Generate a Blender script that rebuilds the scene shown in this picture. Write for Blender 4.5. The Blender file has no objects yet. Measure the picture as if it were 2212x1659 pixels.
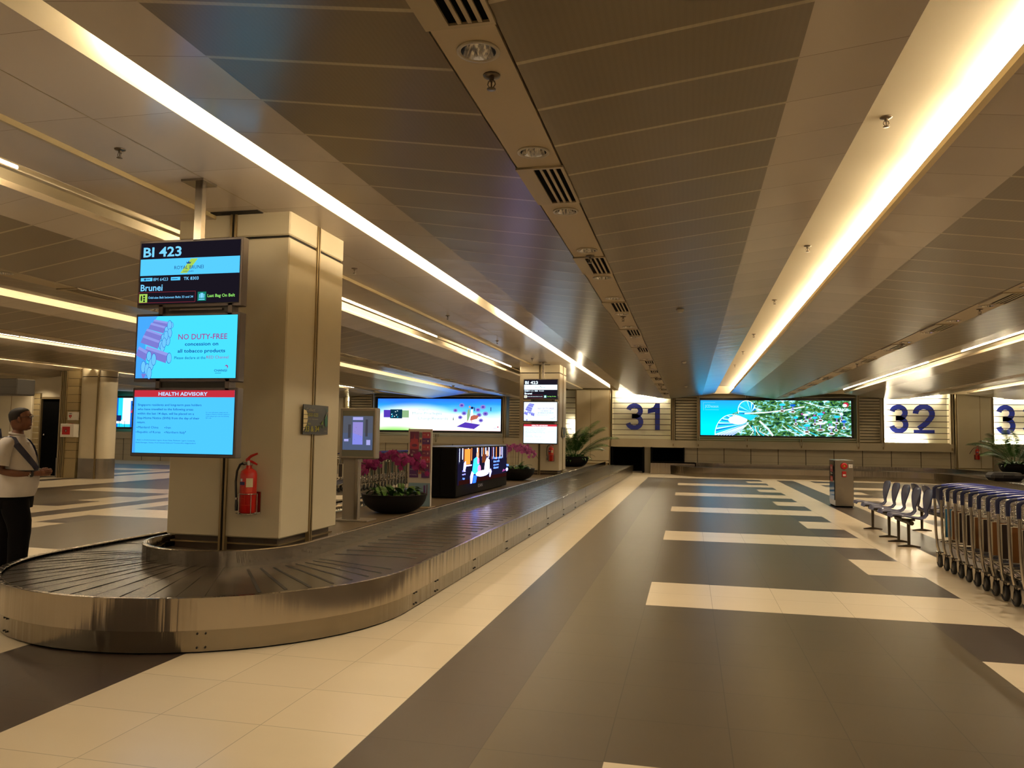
import bpy, math, random
from mathutils import Vector, Matrix
from math import sin, cos, pi, radians
C = bpy.context.scene.collection
rnd = random.Random(7)

# ------------------------------------------------------------ camera, world, exposure
F_PX, YAW, PITCH, ROLL = 1679.27, -0.225367, 0.067022, 0.0144874
CAM = Vector((0, 0, 1.532))
def cam_axes():
    fw = Vector((sin(YAW)*cos(PITCH), cos(YAW)*cos(PITCH), sin(PITCH)))
    rt = Vector((cos(YAW), -sin(YAW), 0)); up = rt.cross(fw)
    c, s = cos(ROLL), sin(ROLL)
    return fw, c*rt+s*up, -s*rt+c*up
_fw, _rt, _up = cam_axes()
cd = bpy.data.cameras.new('camera'); cam = bpy.data.objects.new('camera', cd); C.objects.link(cam)
m = Matrix((_rt, _up, -_fw)).transposed().to_4x4(); m.translation = CAM
cam.matrix_world = m
cd.sensor_width = 36; cd.lens = F_PX/2212*36; cd.clip_end = 300; cd.clip_start = .05
sc = bpy.context.scene; sc.camera = cam
vs = sc.view_settings
vs.view_transform = 'Standard'; vs.look = 'None'; vs.gamma = 1; vs.use_curve_mapping = False
vs.exposure = 0.0
w = bpy.data.worlds.new('world'); sc.world = w; w.use_nodes = True
w.node_tree.nodes['Background'].inputs[0].default_value = (1.0, .74, .46, 1)
w.node_tree.nodes['Background'].inputs[1].default_value = .30
TUBE = 75.0      # strength of the fluorescent tubes
WARM = (1.0, .785, .49)
cy = sc.cycles
cy.max_bounces = 5; cy.diffuse_bounces = 4; cy.glossy_bounces = 2; cy.use_adaptive_sampling = True; cy.adaptive_threshold = .06; cy.transmission_bounces = 3
cy.caustics_reflective = False; cy.caustics_refractive = False
cy.sample_clamp_indirect = 4.0; cy.use_denoising = True

# ------------------------------------------------------------ materials
def lin(c):
    return tuple(((x/255)/12.92 if x/255 <= .04045 else ((x/255+.055)/1.055)**2.4) for x in c)
MATS = {}
def pr(name, col, rough=.5, metal=0.0, noise=0.0, nscale=8.0, bump=0.0, bscale=(60, 60, 60), coat=0.0, spec=.5, srgb=True, trans=0):
    if name in MATS: return MATS[name]
    if srgb: col = lin(col)
    mt = bpy.data.materials.new(name); mt.use_nodes = True
    nt = mt.node_tree; b = nt.nodes['Principled BSDF']
    b.inputs['Base Color'].default_value = (*col, 1); b.inputs['Roughness'].default_value = rough
    b.inputs['Metallic'].default_value = metal; b.inputs['Specular IOR Level'].default_value = spec
    b.inputs['Coat Weight'].default_value = coat
    if trans: b.inputs['Transmission Weight'].default_value = trans
    tc = nt.nodes.new('ShaderNodeTexCoord')
    if noise:
        n = nt.nodes.new('ShaderNodeTexNoise'); n.inputs['Scale'].default_value = nscale; n.inputs['Detail'].default_value = 4
        nt.links.new(tc.outputs['Object'], n.inputs['Vector'])
        r = nt.nodes.new('ShaderNodeMapRange'); r.inputs[1].default_value = .3; r.inputs[2].default_value = .7
        r.inputs[3].default_value = 1-noise; r.inputs[4].default_value = 1+noise
        nt.links.new(n.outputs[0], r.inputs[0])
        mx = nt.nodes.new('ShaderNodeVectorMath'); mx.operation = 'SCALE'; mx.inputs[0].default_value = col
        nt.links.new(r.outputs[0], mx.inputs['Scale']); nt.links.new(mx.outputs[0], b.inputs['Base Color'])
    if bump:
        mp = nt.nodes.new('ShaderNodeMapping'); mp.inputs['Scale'].default_value = bscale
        nt.links.new(tc.outputs['Object'], mp.inputs[0])
        n2 = nt.nodes.new('ShaderNodeTexNoise'); n2.inputs['Scale'].default_value = 1; n2.inputs['Detail'].default_value = 2
        nt.links.new(mp.outputs[0], n2.inputs['Vector'])
        bp = nt.nodes.new('ShaderNodeBump'); bp.inputs['Strength'].default_value = bump; bp.inputs['Distance'].default_value = .01
        nt.links.new(n2.outputs[0], bp.inputs['Height']); nt.links.new(bp.outputs[0], b.inputs['Normal'])
    MATS[name] = mt; return mt
def streaks(mt, k=.9):
    nt = mt.node_tree; b = nt.nodes['Principled BSDF']; tc = nt.nodes['Texture Coordinate']
    mp = nt.nodes.new('ShaderNodeMapping'); mp.inputs['Scale'].default_value = (13, 13, .15); nt.links.new(tc.outputs['Object'], mp.inputs[0])
    n = nt.nodes.new('ShaderNodeTexNoise'); n.inputs['Scale'].default_value = 1; n.inputs['Detail'].default_value = 3; nt.links.new(mp.outputs[0], n.inputs['Vector'])
    bp = nt.nodes.new('ShaderNodeBump'); bp.inputs['Strength'].default_value = k; bp.inputs['Distance'].default_value = .01
    old = b.inputs['Normal'].links[0].from_socket; nt.links.new(old, bp.inputs['Normal']); nt.links.new(n.outputs[0], bp.inputs['Height']); nt.links.new(bp.outputs[0], b.inputs['Normal'])
def em(name, col, strength=1.0, srgb=True):
    if name in MATS: return MATS[name]
    if srgb: col = lin(col)
    mt = bpy.data.materials.new(name); mt.use_nodes = True; nt = mt.node_tree
    nt.nodes.clear(); o = nt.nodes.new('ShaderNodeOutputMaterial'); e = nt.nodes.new('ShaderNodeEmission')
    e.inputs[0].default_value = (*col, 1); e.inputs[1].default_value = strength
    nt.links.new(e.outputs[0], o.inputs[0]); MATS[name] = mt; return mt

M_TUBE = em('tube_light', WARM, TUBE, False)
STEEL = pr('brushed_steel', (186, 178, 166), .20, 1.0, .10, 1.4, .008, (.6, .6, 500))
STEEL2 = pr('satin_steel', (156, 148, 136), .24, 1.0, .08, 3, .008, (.6, .6, 400))
CSTEEL = pr('carousel_steel', (166, 156, 142), .17, 1.0, .10, 1.4, .008, (.6, .6, 500)); streaks(CSTEEL)
CSTEEL2 = pr('carousel_kick_steel', (138, 129, 114), .20, 1.0, .08, 3, .008, (.6, .6, 400)); streaks(CSTEEL2)
CHROME = pr('chrome', (200, 196, 190), .16, 1.0)
PANEL = pr('cream_panel', (205, 194, 168), .42, 0, .03, 2)
PANEL_D = pr('cream_panel_dark', (164, 146, 106), .5)
ALU = pr('bronze_aluminium', (150, 132, 98), .35, .6)
BLACK = pr('black_plastic', (14, 13, 14), .35)
MATTE = pr('matte_black', (2, 2, 2), .9, spec=.1)
GREYP = pr('grey_paint', (122, 118, 112), .45, .2)
RED = pr('red_paint', (190, 22, 14), .35, 0, coat=.3)
WHITE = pr('white_plastic', (225, 220, 210), .4)
RUBBER = pr('black_rubber', (30, 29, 28), .6)
BLUEP = pr('blue_plastic', (16, 34, 140), .28, coat=.3)
BLUE_D = pr('dark_blue_plastic', (20, 27, 66), .5)
GLASS = pr('dark_glass', (20, 20, 22), .05)

# ------------------------------------------------------------ mesh helpers
class MB:
    def __init__(s): s.v = []; s.f = []; s.m = []; s.s = []; s.mats = []
    def mi(s, mat):
        if mat not in s.mats: s.mats.append(mat)
        return s.mats.index(mat)
    def add(s, vs_, fs, mat, smooth=False):
        b = len(s.v); s.v += [tuple(p) for p in vs_]; k = s.mi(mat)
        for f in fs: s.f.append([b+i for i in f]); s.m.append(k); s.s.append(smooth)
        return s
    def box(s, x0, y0, z0, x1, y1, z1, mat, rot=None):
        p = [Vector((x, y, z)) for z in (z0, z1) for y in (y0, y1) for x in (x0, x1)]
        if rot: p = [rot @ q for q in p]
        return s.add(p, [(0, 2, 3, 1), (4, 5, 7, 6), (0, 1, 5, 4), (2, 6, 7, 3), (0, 4, 6, 2), (1, 3, 7, 5)], mat)
    def bbox(s, x0, y0, z0, x1, y1, z1, mat, b=.01):
        # box with chamfered vertical and horizontal edges
        xs, ys, zs = (x0, x1), (y0, y1), (z0, z1); V = []; idx = {}
        for i in (0, 1):
            for j in (0, 1):
                for k in (0, 1):
                    sx, sy, sz = (1, -1)[i], (1, -1)[j], (1, -1)[k]
                    for a in range(3):
                        p = [xs[i]+sx*b, ys[j]+sy*b, zs[k]+sz*b]; p[a] = (xs[i], ys[j], zs[k])[a]
                        idx[(i, j, k, a)] = len(V); V.append(p)
        F = []
        g = lambda i, j, k, a: idx[(i, j, k, a)]
        for i in (0, 1): F.append([g(i, 0, 0, 0), g(i, 1, 0, 0), g(i, 1, 1, 0), g(i, 0, 1, 0)])
        for j in (0, 1): F.append([g(0, j, 0, 1), g(1, j, 0, 1), g(1, j, 1, 1), g(0, j, 1, 1)])
        for k in (0, 1): F.append([g(0, 0, k, 2), g(1, 0, k, 2), g(1, 1, k, 2), g(0, 1, k, 2)])
        for i in (0, 1):
            for j in (0, 1): F.append([g(i, j, 0, 0), g(i, j, 1, 0), g(i, j, 1, 1), g(i, j, 0, 1)])
            for k in (0, 1): F.append([g(i, 0, k, 0), g(i, 1, k, 0), g(i, 1, k, 2), g(i, 0, k, 2)])
        for j in (0, 1):
            for k in (0, 1): F.append([g(0, j, k, 1), g(1, j, k, 1), g(1, j, k, 2), g(0, j, k, 2)])
        for i in (0, 1):
            for j in (0, 1):
                for k in (0, 1): F.append([g(i, j, k, 0), g(i, j, k, 1), g(i, j, k, 2)])
        return s.add(V, F, mat)
    def tube(s, pts, r, mat, n=8, smooth=True, caps=True, close=False):
        pts = [Vector(p) for p in pts]; N = len(pts)
        rr = r if isinstance(r, (list, tuple)) else [r]*N
        vs_, fs = [], []; prev = None
        for i, p in enumerate(pts):
            if close: t = (pts[(i+1) % N]-pts[i-1])
            else: t = pts[min(i+1, N-1)]-pts[max(i-1, 0)]
            t.normalize()
            if prev is None:
                a = Vector((0, 0, 1)) if abs(t.z) < .9 else Vector((1, 0, 0)); u = t.cross(a).normalized()
            else:
                u = (prev-t*prev.dot(t)); u = u.normalized() if u.length > 1e-6 else t.orthogonal().normalized()
            prev = u; v = t.cross(u)
            for k in range(n):
                an = 2*pi*k/n; vs_.append(p+(u*cos(an)+v*sin(an))*rr[i])
        for i in range(N if close else N-1):
            j = (i+1) % N
            for k in range(n):
                fs.append((i*n+k, i*n+(k+1) % n, j*n+(k+1) % n, j*n+k))
        s.add(vs_, fs, mat, smooth)
        if caps and not close:
            s.add([vs_[k] for k in range(n)], [tuple(range(n))], mat); s.add([vs_[(N-1)*n+k] for k in range(n)], [tuple(range(n))], mat)
        return s
    def cyl(s, a, b, r, mat, n=16, r2=None, smooth=True):
        return s.tube([a, b], [r, r if r2 is None else r2], mat, n, smooth)
    def lathe(s, prof, cx, cy_, mat, n=32, axis='z', sx=1, sy=1, smooth=True, cz=0):
        vs_, fs = [], []
        for (r, h) in prof:
            for k in range(n):
                a = 2*pi*k/n; x, y = r*cos(a)*sx, r*sin(a)*sy
                if axis == 'z': vs_.append((cx+x, cy_+y, cz+h))
                elif axis == 'x': vs_.append((cx+h, cy_+x, cz+y))
                else: vs_.append((cx+x, cy_+h, cz+y))
        for i in range(len(prof)-1):
            for k in range(n): fs.append((i*n+k, i*n+(k+1) % n, (i+1)*n+(k+1) % n, (i+1)*n+k))
        return s.add(vs_, fs, mat, smooth)
    def quad(s, a, b, c, d, mat): return s.add([a, b, c, d], [(0, 1, 2, 3)], mat)
    def prism(s, poly, z0, z1, mat, smooth=False):
        n = len(poly); V = [(x, y, z0) for x, y in poly]+[(x, y, z1) for x, y in poly]
        s.add(V, [(i, (i+1) % n, n+(i+1) % n, n+i) for i in range(n)], mat, smooth)
        s.add(V[:n], [tuple(range(n))], mat); s.add(V[n:], [tuple(range(n))], mat); return s
    def ball(s, c, r, mat, n=12, sc_=(1, 1, 1)):
        vs_, fs = [], []
        for i in range(n+1):
            th = pi*i/n
            for k in range(n):
                a = 2*pi*k/n; vs_.append((c[0]+r*sc_[0]*sin(th)*cos(a), c[1]+r*sc_[1]*sin(th)*sin(a), c[2]+r*sc_[2]*cos(th)))
        for i in range(n):
            for k in range(n): fs.append((i*n+k, i*n+(k+1) % n, (i+1)*n+(k+1) % n, (i+1)*n+k))
        return s.add(vs_, fs, mat, True)
    def loft(s, rings, mat, cap=True, smooth=True):
        n = len(rings[0]); V = [p for r in rings for p in r]; F = []
        for i in range(len(rings)-1):
            for k in range(n): F.append((i*n+k, i*n+(k+1) % n, (i+1)*n+(k+1) % n, (i+1)*n+k))
        s.add(V, F, mat, smooth)
        if cap: s.add(rings[0], [tuple(range(n))], mat, smooth); s.add(rings[-1], [tuple(range(n))], mat, smooth)
        return s
    def tf(s, mtx): s.v = [tuple(mtx @ Vector(p)) for p in s.v]; return s
    def build(s, name, parent=None, weld=False):
        me = bpy.data.meshes.new(name); me.from_pydata(s.v, [], s.f)
        for mt in s.mats: me.materials.append(mt)
        me.polygons.foreach_set('material_index', s.m); me.polygons.foreach_set('use_smooth', s.s)
        me.update(); o = bpy.data.objects.new(name, me); C.objects.link(o)
        if parent: o.parent = parent
        return o
def tag(o, label=None, cat=None, group=None, kind=None):
    if label: o['label'] = label
    if cat: o['category'] = cat
    if group: o['group'] = group
    if kind: o['kind'] = kind
    return o
def empty(name, loc=(0, 0, 0), rz=0, label=None, cat=None, group=None, kind=None):
    o = bpy.data.objects.new(name, None); C.objects.link(o); o.location = loc; o.rotation_euler = (0, 0, rz)
    o.empty_display_size = .1
    return tag(o, label, cat, group, kind)
def copy_tree(o, parent=None):
    c = o.copy(); C.objects.link(c); c.parent = parent
    for ch in list(o.children): copy_tree(ch, c)
    return c
def copies(first, locs, rz=None, labels=None):
    """first already placed at locs[0]; copies for the rest"""
    out = [first]
    for i, l in enumerate(locs[1:], 1):
        c = copy_tree(first); c.location = l
        if rz is not None: c.rotation_euler.z = rz
        if labels: c['label'] = labels[i]
        out.append(c)
    return out

# text as flat meshes -------------------------------------------------
_tc = {}
def text_geo(s, bold=0.0, spacing=1.0):
    k = (s, bold, spacing)
    if k not in _tc:
        cu = bpy.data.curves.new('t', 'FONT'); cu.body = s; cu.size = 1; cu.offset = bold; cu.resolution_u = 2; cu.space_character = spacing
        ob = bpy.data.objects.new('t', cu); me = ob.to_mesh()
        v = [(p.co.x, p.co.y) for p in me.vertices]; f = [tuple(p.vertices) for p in me.polygons]
        ob.to_mesh_clear(); bpy.data.objects.remove(ob); bpy.data.curves.remove(cu)
        _tc[k] = (v, f)
    return _tc[k]
class Flat:
    """a flat picture on a screen or sign: origin at lower left, u right, v up, n out; units are fractions of (w,h)"""
    def __init__(s, mb, org, u, v, w_, h_, step=.0006):
        s.mb = mb; s.o = Vector(org); s.u = Vector(u).normalized(); s.v = Vector(v).normalized(); s.n = s.u.cross(s.v)
        s.w = w_; s.h = h_; s.k = 0; s.step = step
    def P(s, x, y): return s.o+s.u*(x*s.w)+s.v*(y*s.h)+s.n*(s.k*s.step)
    def poly(s, pts, mat, lift=True):
        if lift: s.k += 1
        s.mb.add([s.P(x, y) for x, y in pts], [tuple(range(len(pts)))], mat)
    def rect(s, x0, y0, x1, y1, mat, lift=True): s.poly([(x0, y0), (x1, y0), (x1, y1), (x0, y1)], mat, lift)
    def ell(s, cx, cy_, rx, ry, mat, n=20, a0=0, lift=True):
        s.poly([(cx+rx*cos(a0+2*pi*i/n), cy_+ry*sin(a0+2*pi*i/n)) for i in range(n)], mat, lift)
    def line(s, pts, wd, mat, asp=None):
        """stroke; wd is in fractions of height"""
        s.k += 1; a = s.w/s.h if asp is None else asp
        for (x0, y0), (x1, y1) in zip(pts, pts[1:]):
            dx, dy = (x1-x0)*a, y1-y0; L = math.hypot(dx, dy) or 1; nx, ny = -dy/L*wd/2/a, dx/L*wd/2
            s.mb.add([s.P(x0+nx, y0+ny), s.P(x1+nx, y1+ny), s.P(x1-nx, y1-ny), s.P(x0-nx, y0-ny)], [(0, 1, 2, 3)], mat)
    def text(s, t, x0, y0, x1, hgt, mat, bold=.0, shear=0, align=None):
        """fit text between x0 and x1, baseline y0, cap height hgt"""
        v, f = text_geo(t, bold)
        if not v: return
        xa = min(p[0] for p in v); xb = max(p[0] for p in v); s.k += 1
        cap = text_geo('H', bold)[0]; ch = max(p[1] for p in cap)
        kx = (x1-x0)/(xb-xa); ky = hgt/ch
        s.mb.add([s.P(x0+(px-xa)*kx+shear*py*ky, y0+py*ky) for px, py in v], f, mat)

# the floor ------------------------------------------------------------
TX, TY, Y0 = .6, .5957, 3.80
def tile_mat(name, col, var, rough, groutk, spec=.5):
    mt = bpy.data.materials.new(name); mt.use_nodes = True; nt = mt.node_tree; b = nt.nodes['Principled BSDF']
    tc = nt.nodes.new('ShaderNodeTexCoord'); mp = nt.nodes.new('ShaderNodeMapping')
    mp.inputs['Location'].default_value = (-.2/TX+200, -Y0/TY+200, 0); mp.inputs['Scale'].default_value = (1/TX, 1/TY, 0)
    nt.links.new(tc.outputs['Object'], mp.inputs[0])
    fl = nt.nodes.new('ShaderNodeVectorMath'); fl.operation = 'FLOOR'; nt.links.new(mp.outputs[0], fl.inputs[0])
    wn = nt.nodes.new('ShaderNodeTexWhiteNoise'); nt.links.new(fl.outputs[0], wn.inputs['Vector'])
    fr = nt.nodes.new('ShaderNodeVectorMath'); fr.operation = 'FRACTION'; nt.links.new(mp.outputs[0], fr.inputs[0])
    sx = nt.nodes.new('ShaderNodeSeparateXYZ'); nt.links.new(fr.outputs[0], sx.inputs[0])
    def edge(o):
        a = nt.nodes.new('ShaderNodeMath'); a.operation = 'SUBTRACT'; a.inputs[1].default_value = .5; nt.links.new(o, a.inputs[0])
        c = nt.nodes.new('ShaderNodeMath'); c.operation = 'ABSOLUTE'; nt.links.new(a.outputs[0], c.inputs[0])
        g = nt.nodes.new('ShaderNodeMath'); g.operation = 'GREATER_THAN'; g.inputs[1].default_value = .4955; nt.links.new(c.outputs[0], g.inputs[0]); return g
    ex, ey = edge(sx.outputs[0]), edge(sx.outputs[1])
    mx = nt.nodes.new('ShaderNodeMath'); mx.operation = 'MAXIMUM'; nt.links.new(ex.outputs[0], mx.inputs[0]); nt.links.new(ey.outputs[0], mx.inputs[1])
    ns = nt.nodes.new('ShaderNodeTexNoise'); ns.inputs['Scale'].default_value = 1.0; ns.inputs['Detail'].default_value = 2
    mp2 = nt.nodes.new('ShaderNodeMapping'); mp2.inputs['Scale'].default_value = (1.0, 4.5, 1); nt.links.new(tc.outputs['Object'], mp2.inputs[0]); nt.links.new(mp2.outputs[0], ns.inputs['Vector'])
    a1 = nt.nodes.new('ShaderNodeMath'); a1.operation = 'MULTIPLY_ADD'; a1.inputs[1].default_value = var; a1.inputs[2].default_value = 1-var/2; nt.links.new(wn.outputs[0], a1.inputs[0])
    a2 = nt.nodes.new('ShaderNodeMath'); a2.operation = 'MULTIPLY_ADD'; a2.inputs[1].default_value = var*1.6; a2.inputs[2].default_value = -var*.8; nt.links.new(ns.outputs[0], a2.inputs[0])
    ad = nt.nodes.new('ShaderNodeMath'); ad.operation = 'ADD'; nt.links.new(a1.outputs[0], ad.inputs[0]); nt.links.new(a2.outputs[0], ad.inputs[1])
    gr = nt.nodes.new('ShaderNodeMath'); gr.operation = 'MULTIPLY_ADD'; gr.inputs[1].default_value = groutk-1; gr.inputs[2].default_value = 1; nt.links.new(mx.outputs[0], gr.inputs[0])
    mu = nt.nodes.new('ShaderNodeMath'); mu.operation = 'MULTIPLY'; nt.links.new(ad.outputs[0], mu.inputs[0]); nt.links.new(gr.outputs[0], mu.inputs[1])
    sc_ = nt.nodes.new('ShaderNodeVectorMath'); sc_.operation = 'SCALE'; sc_.inputs[0].default_value = lin(col); nt.links.new(mu.outputs[0], sc_.inputs['Scale'])
    nt.links.new(sc_.outputs[0], b.inputs['Base Color'])
    b.inputs['Roughness'].default_value = rough
    b.inputs['Specular IOR Level'].default_value = spec
    return mt
T_L = tile_mat('light_tile', (238, 222, 192), .03, .26, .66, .7)
T_D = tile_mat('dark_tile', (68, 58, 52), .06, .32, .55, .36)
T_M = tile_mat('medium_tile', (90, 80, 63), .06, .32, .55, .36)
XZ = [(-34, -26.2, 'L'), (-26.2, -23.2, 'S'), (-23.2, -20.2, 'S'), (-20.2, -19.4, 'L'), (-19.4, -18.8, 'D'), (-18.8, -16.6, 'L'), (-16.6, -16.0, 'D'), (-16.0, -15.4, 'M'),
      (-15.4, -13.0, 'S'), (-13.0, -12.4, 'A'), (-12.4, -11.8, 'L'), (-11.8, -11.2, 'D'), (-11.2, -10.6, 'L'), (-10.6, -10.0, 'A'),
      (-10.0, -7.6, 'S'), (-7.6, -7.0, 'M'), (-7.0, -4.6, 'L'), (-4.6, -3.4, 'D'), (-3.4, -1.6, 'L'), (-1.6, -1.0, 'D'), (-1.0, -.4, 'M'),
      (-.4, 2.0, 'S'), (2.0, 2.6, 'A'), (2.6, 3.2, 'L'), (3.2, 3.8, 'D'), (3.8, 4.4, 'L'), (4.4, 5.0, 'A'), (5.0, 7.4, 'S'), (7.4, 8.0, 'M'), (8.0, 8.6, 'D'), (8.6, 16, 'L')]
YEND = Y0+46*TY
fb = MB()
def frect(x0, y0, x1, y1, mt): fb.quad((x0, y0, 0), (x1, y0, 0), (x1, y1, 0), (x0, y1, 0), mt)
for x0, x1, z in XZ:
    ya, yb = Y0-30*TY, YEND
    if z in 'LDM': frect(x0, ya, x1, yb, {'L': T_L, 'D': T_D, 'M': T_M}[z]); 
    else:
        for n in range(-4, 7):
            yt = Y0+n*8*TY       # far edge of a white cross stripe
            segs = [(yt-2*TY, yt, 'L')]
            if z == 'S': segs.append((yt, yt+6*TY, 'M'))
            else: segs += [(yt, yt+2*TY, 'D'), (yt+2*TY, yt+4*TY, 'L'), (yt+4*TY, yt+6*TY, 'D')]
            for a, b_, k in segs:
                a, b_ = max(a, ya), min(b_, yb)
                if b_ > a: frect(x0, a, x1, b_, {'L': T_L, 'D': T_D, 'M': T_M}[k])
frect(-34, YEND, 16, 36.5, T_L)
tag(fb.build('floor'), kind='structure')

# the ceiling ----------------------------------------------------------
def ceil_mat(name, col, rough, perf, metal=.35, pitch=.527):
    mt = bpy.data.materials.new(name); mt.use_nodes = True; nt = mt.node_tree; b = nt.nodes['Principled BSDF']
    tc = nt.nodes.new('ShaderNodeTexCoord'); sx = nt.nodes.new('ShaderNodeSeparateXYZ'); nt.links.new(tc.outputs['Object'], sx.inputs[0])
    a = nt.nodes.new('ShaderNodeMath'); a.operation = 'MULTIPLY_ADD'; a.inputs[1].default_value = 1/pitch; a.inputs[2].default_value = 100-3.44/pitch; nt.links.new(sx.outputs[1], a.inputs[0])
    f = nt.nodes.new('ShaderNodeMath'); f.operation = 'FRACT'; nt.links.new(a.outputs[0], f.inputs[0])
    fl = nt.nodes.new('ShaderNodeMath'); fl.operation = 'FLOOR'; nt.links.new(a.outputs[0], fl.inputs[0])
    wn = nt.nodes.new('ShaderNodeTexWhiteNoise'); wn.noise_dimensions = '1D'; nt.links.new(fl.outputs[0], wn.inputs['W'])
    s1 = nt.nodes.new('ShaderNodeMath'); s1.operation = 'SUBTRACT'; s1.inputs[1].default_value = .5; nt.links.new(f.outputs[0], s1.inputs[0])
    s2 = nt.nodes.new('ShaderNodeMath'); s2.operation = 'ABSOLUTE'; nt.links.new(s1.outputs[0], s2.inputs[0])
    g = nt.nodes.new('ShaderNodeMath'); g.operation = 'GREATER_THAN'; g.inputs[1].default_value = .474 if perf else .5-.0035*.527/pitch; nt.links.new(s2.outputs[0], g.inputs[0])
    vr = nt.nodes.new('ShaderNodeMath'); vr.operation = 'MULTIPLY_ADD'; vr.inputs[1].default_value = .10; vr.inputs[2].default_value = .95; nt.links.new(wn.outputs[0], vr.inputs[0])
    c0 = nt.nodes.new('ShaderNodeVectorMath'); c0.operation = 'SCALE'; c0.inputs[0].default_value = lin(col); nt.links.new(vr.outputs[0], c0.inputs['Scale'])
    mx = nt.nodes.new('ShaderNodeMix'); mx.data_type = 'RGBA'; nt.links.new(g.outputs[0], mx.inputs[0]); nt.links.new(c0.outputs[0], mx.inputs[6])
    mx.inputs[7].default_value = (*lin((190, 178, 150)), 1) if perf else (*lin((150, 134, 110)), 1)
    last = mx.outputs[2]
    if perf:
        vo = nt.nodes.new('ShaderNodeTexVoronoi'); vo.inputs['Scale'].default_value = 250; vo.inputs['Randomness'].default_value = 0
        nt.links.new(tc.outputs['Object'], vo.inputs['Vector'])
        gd = nt.nodes.new('ShaderNodeMapRange'); gd.inputs[1].default_value = .25; gd.inputs[2].default_value = .4; gd.inputs[3].default_value = .85; gd.inputs[4].default_value = 1.04; nt.links.new(vo.outputs['Distance'], gd.inputs[0])
        c1 = nt.nodes.new('ShaderNodeVectorMath'); c1.operation = 'SCALE'; nt.links.new(last, c1.inputs[0]); nt.links.new(gd.outputs[0], c1.inputs['Scale']); last = c1.outputs[0]
    nt.links.new(last, b.inputs['Base Color'])
    b.inputs['Roughness'].default_value = rough; b.inputs['Metallic'].default_value = metal
    # each tray sags a little, plus slow warps
    p1 = nt.nodes.new('ShaderNodeMath'); p1.operation = 'POWER'; p1.inputs[1].default_value = 2; nt.links.new(s2.outputs[0], p1.inputs[0])
    nz = nt.nodes.new('ShaderNodeTexNoise'); nz.inputs['Scale'].default_value = .9; nt.links.new(tc.outputs['Object'], nz.inputs['Vector'])
    w2 = nt.nodes.new('ShaderNodeMath'); w2.operation = 'MULTIPLY_ADD'; w2.inputs[1].default_value = 2.0; nt.links.new(nz.outputs[0], w2.inputs[0]); nt.links.new(p1.outputs[0], w2.inputs[2])
    bp = nt.nodes.new('ShaderNodeBump'); bp.inputs['Strength'].default_value = .35; bp.inputs['Distance'].default_value = .012
    nt.links.new(w2.outputs[0], bp.inputs['Height']); nt.links.new(bp.outputs[0], b.inputs['Normal'])
    return mt
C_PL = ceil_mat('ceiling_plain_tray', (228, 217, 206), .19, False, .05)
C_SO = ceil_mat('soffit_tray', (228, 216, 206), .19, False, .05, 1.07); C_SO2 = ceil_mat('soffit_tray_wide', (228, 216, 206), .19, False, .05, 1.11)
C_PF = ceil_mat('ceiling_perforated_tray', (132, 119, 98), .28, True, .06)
C_ST = pr('ceiling_strip', (200, 184, 156), .5, .1)
C_RC = pr('recess_white_paint', (232, 222, 200), .7)
C_DK = pr('shadow_gap', (30, 26, 20), .9)
CY0, CY1 = -14.0, 34.6
cb = MB()
def run(pts, mats, y0=CY0, y1=CY1):
    for (a, b_), mt in zip(zip(pts, pts[1:]), mats):
        cb.quad((a[0], y0, a[1]), (b_[0], y0, b_[1]), (b_[0], y1, b_[1]), (a[0], y1, a[1]), mt)
ZV = 3.27
VAL = [(-0.79, -1.10), (3.84, 3.50), (8.40, 8.05), (12.95, 12.60), (-7.30, -7.62), (-11.70, -12.02), (-16.30, -16.62), (-20.9, -21.22)]
VAL = [(min(a), max(a)) for a in VAL]
DLY = {-1.10: [3.28+1.27*i for i in range(24)], 3.50: [4.5+1.27*i for i in range(23)], 8.05: [5+2.54*i for i in range(11)], -7.62: [2+1.27*i for i in range(24)],
       -12.02: [3+2.54*i for i in range(11)], -16.62: [5+2.54*i for i in range(10)], -21.22: [6+2.54*i for i in range(9)]}
DLX = {-1.10: -.93, 3.50: 3.67, 8.05: 8.22, -7.62: -7.46, -12.02: -11.86, -16.62: -16.46, -21.22: -21.06}
for a, b_ in VAL:
    x0, x1, z = a+.012, b_-.012, ZV-.004; y = CY0
    for yc in DLY.get(a, []):
        cx = DLX[a]; h = .125; cb.quad((x0, y, z), (x1, y, z), (x1, yc-h, z), (x0, yc-h, z), C_ST); y = yc+h
        V = []; N_ = 32
        for i in range(N_):
            t = 2*pi*i/N_; c_, s_ = cos(t), sin(t); V.append((cx+.0795*c_, yc+.0795*s_, z))
            k_ = 1/max(abs(c_), abs(s_)); V.append(((x0 if c_*k_ < -.999 else x1 if c_*k_ > .999 else cx+c_*k_*h), yc+s_*k_*h, z))
        cb.add(V, [(2*i, 2*i+1, (2*i+3) % (2*N_), (2*i+2) % (2*N_)) for i in range(N_)], C_ST)
        for sx_ in (-1, 1):
            for sy_ in (-1, 1):
                xe = x0 if sx_ < 0 else x1; cb.add([(xe, yc+sy_*h, z), (cx+sx_*h, yc+sy_*h, z), (xe, yc+sy_*h*.999, z)], [(0, 1, 2)], C_ST)
    cb.quad((x0, y, z), (x1, y, z), (x1, CY1, z), (x0, CY1, z), C_ST)
    for xx in (x0, x1): cb.quad((xx, CY0, z), (xx, CY0, z+.03), (xx, CY1, z+.03), (xx, CY1, z), C_ST)
    for u_, v_ in ((a-.005, a+.03), (b_-.03, b_+.005)): cb.quad((u_, CY0, ZV+.03), (v_, CY0, ZV+.03), (v_, CY1, ZV+.03), (u_, CY1, ZV+.03), C_DK)
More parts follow.
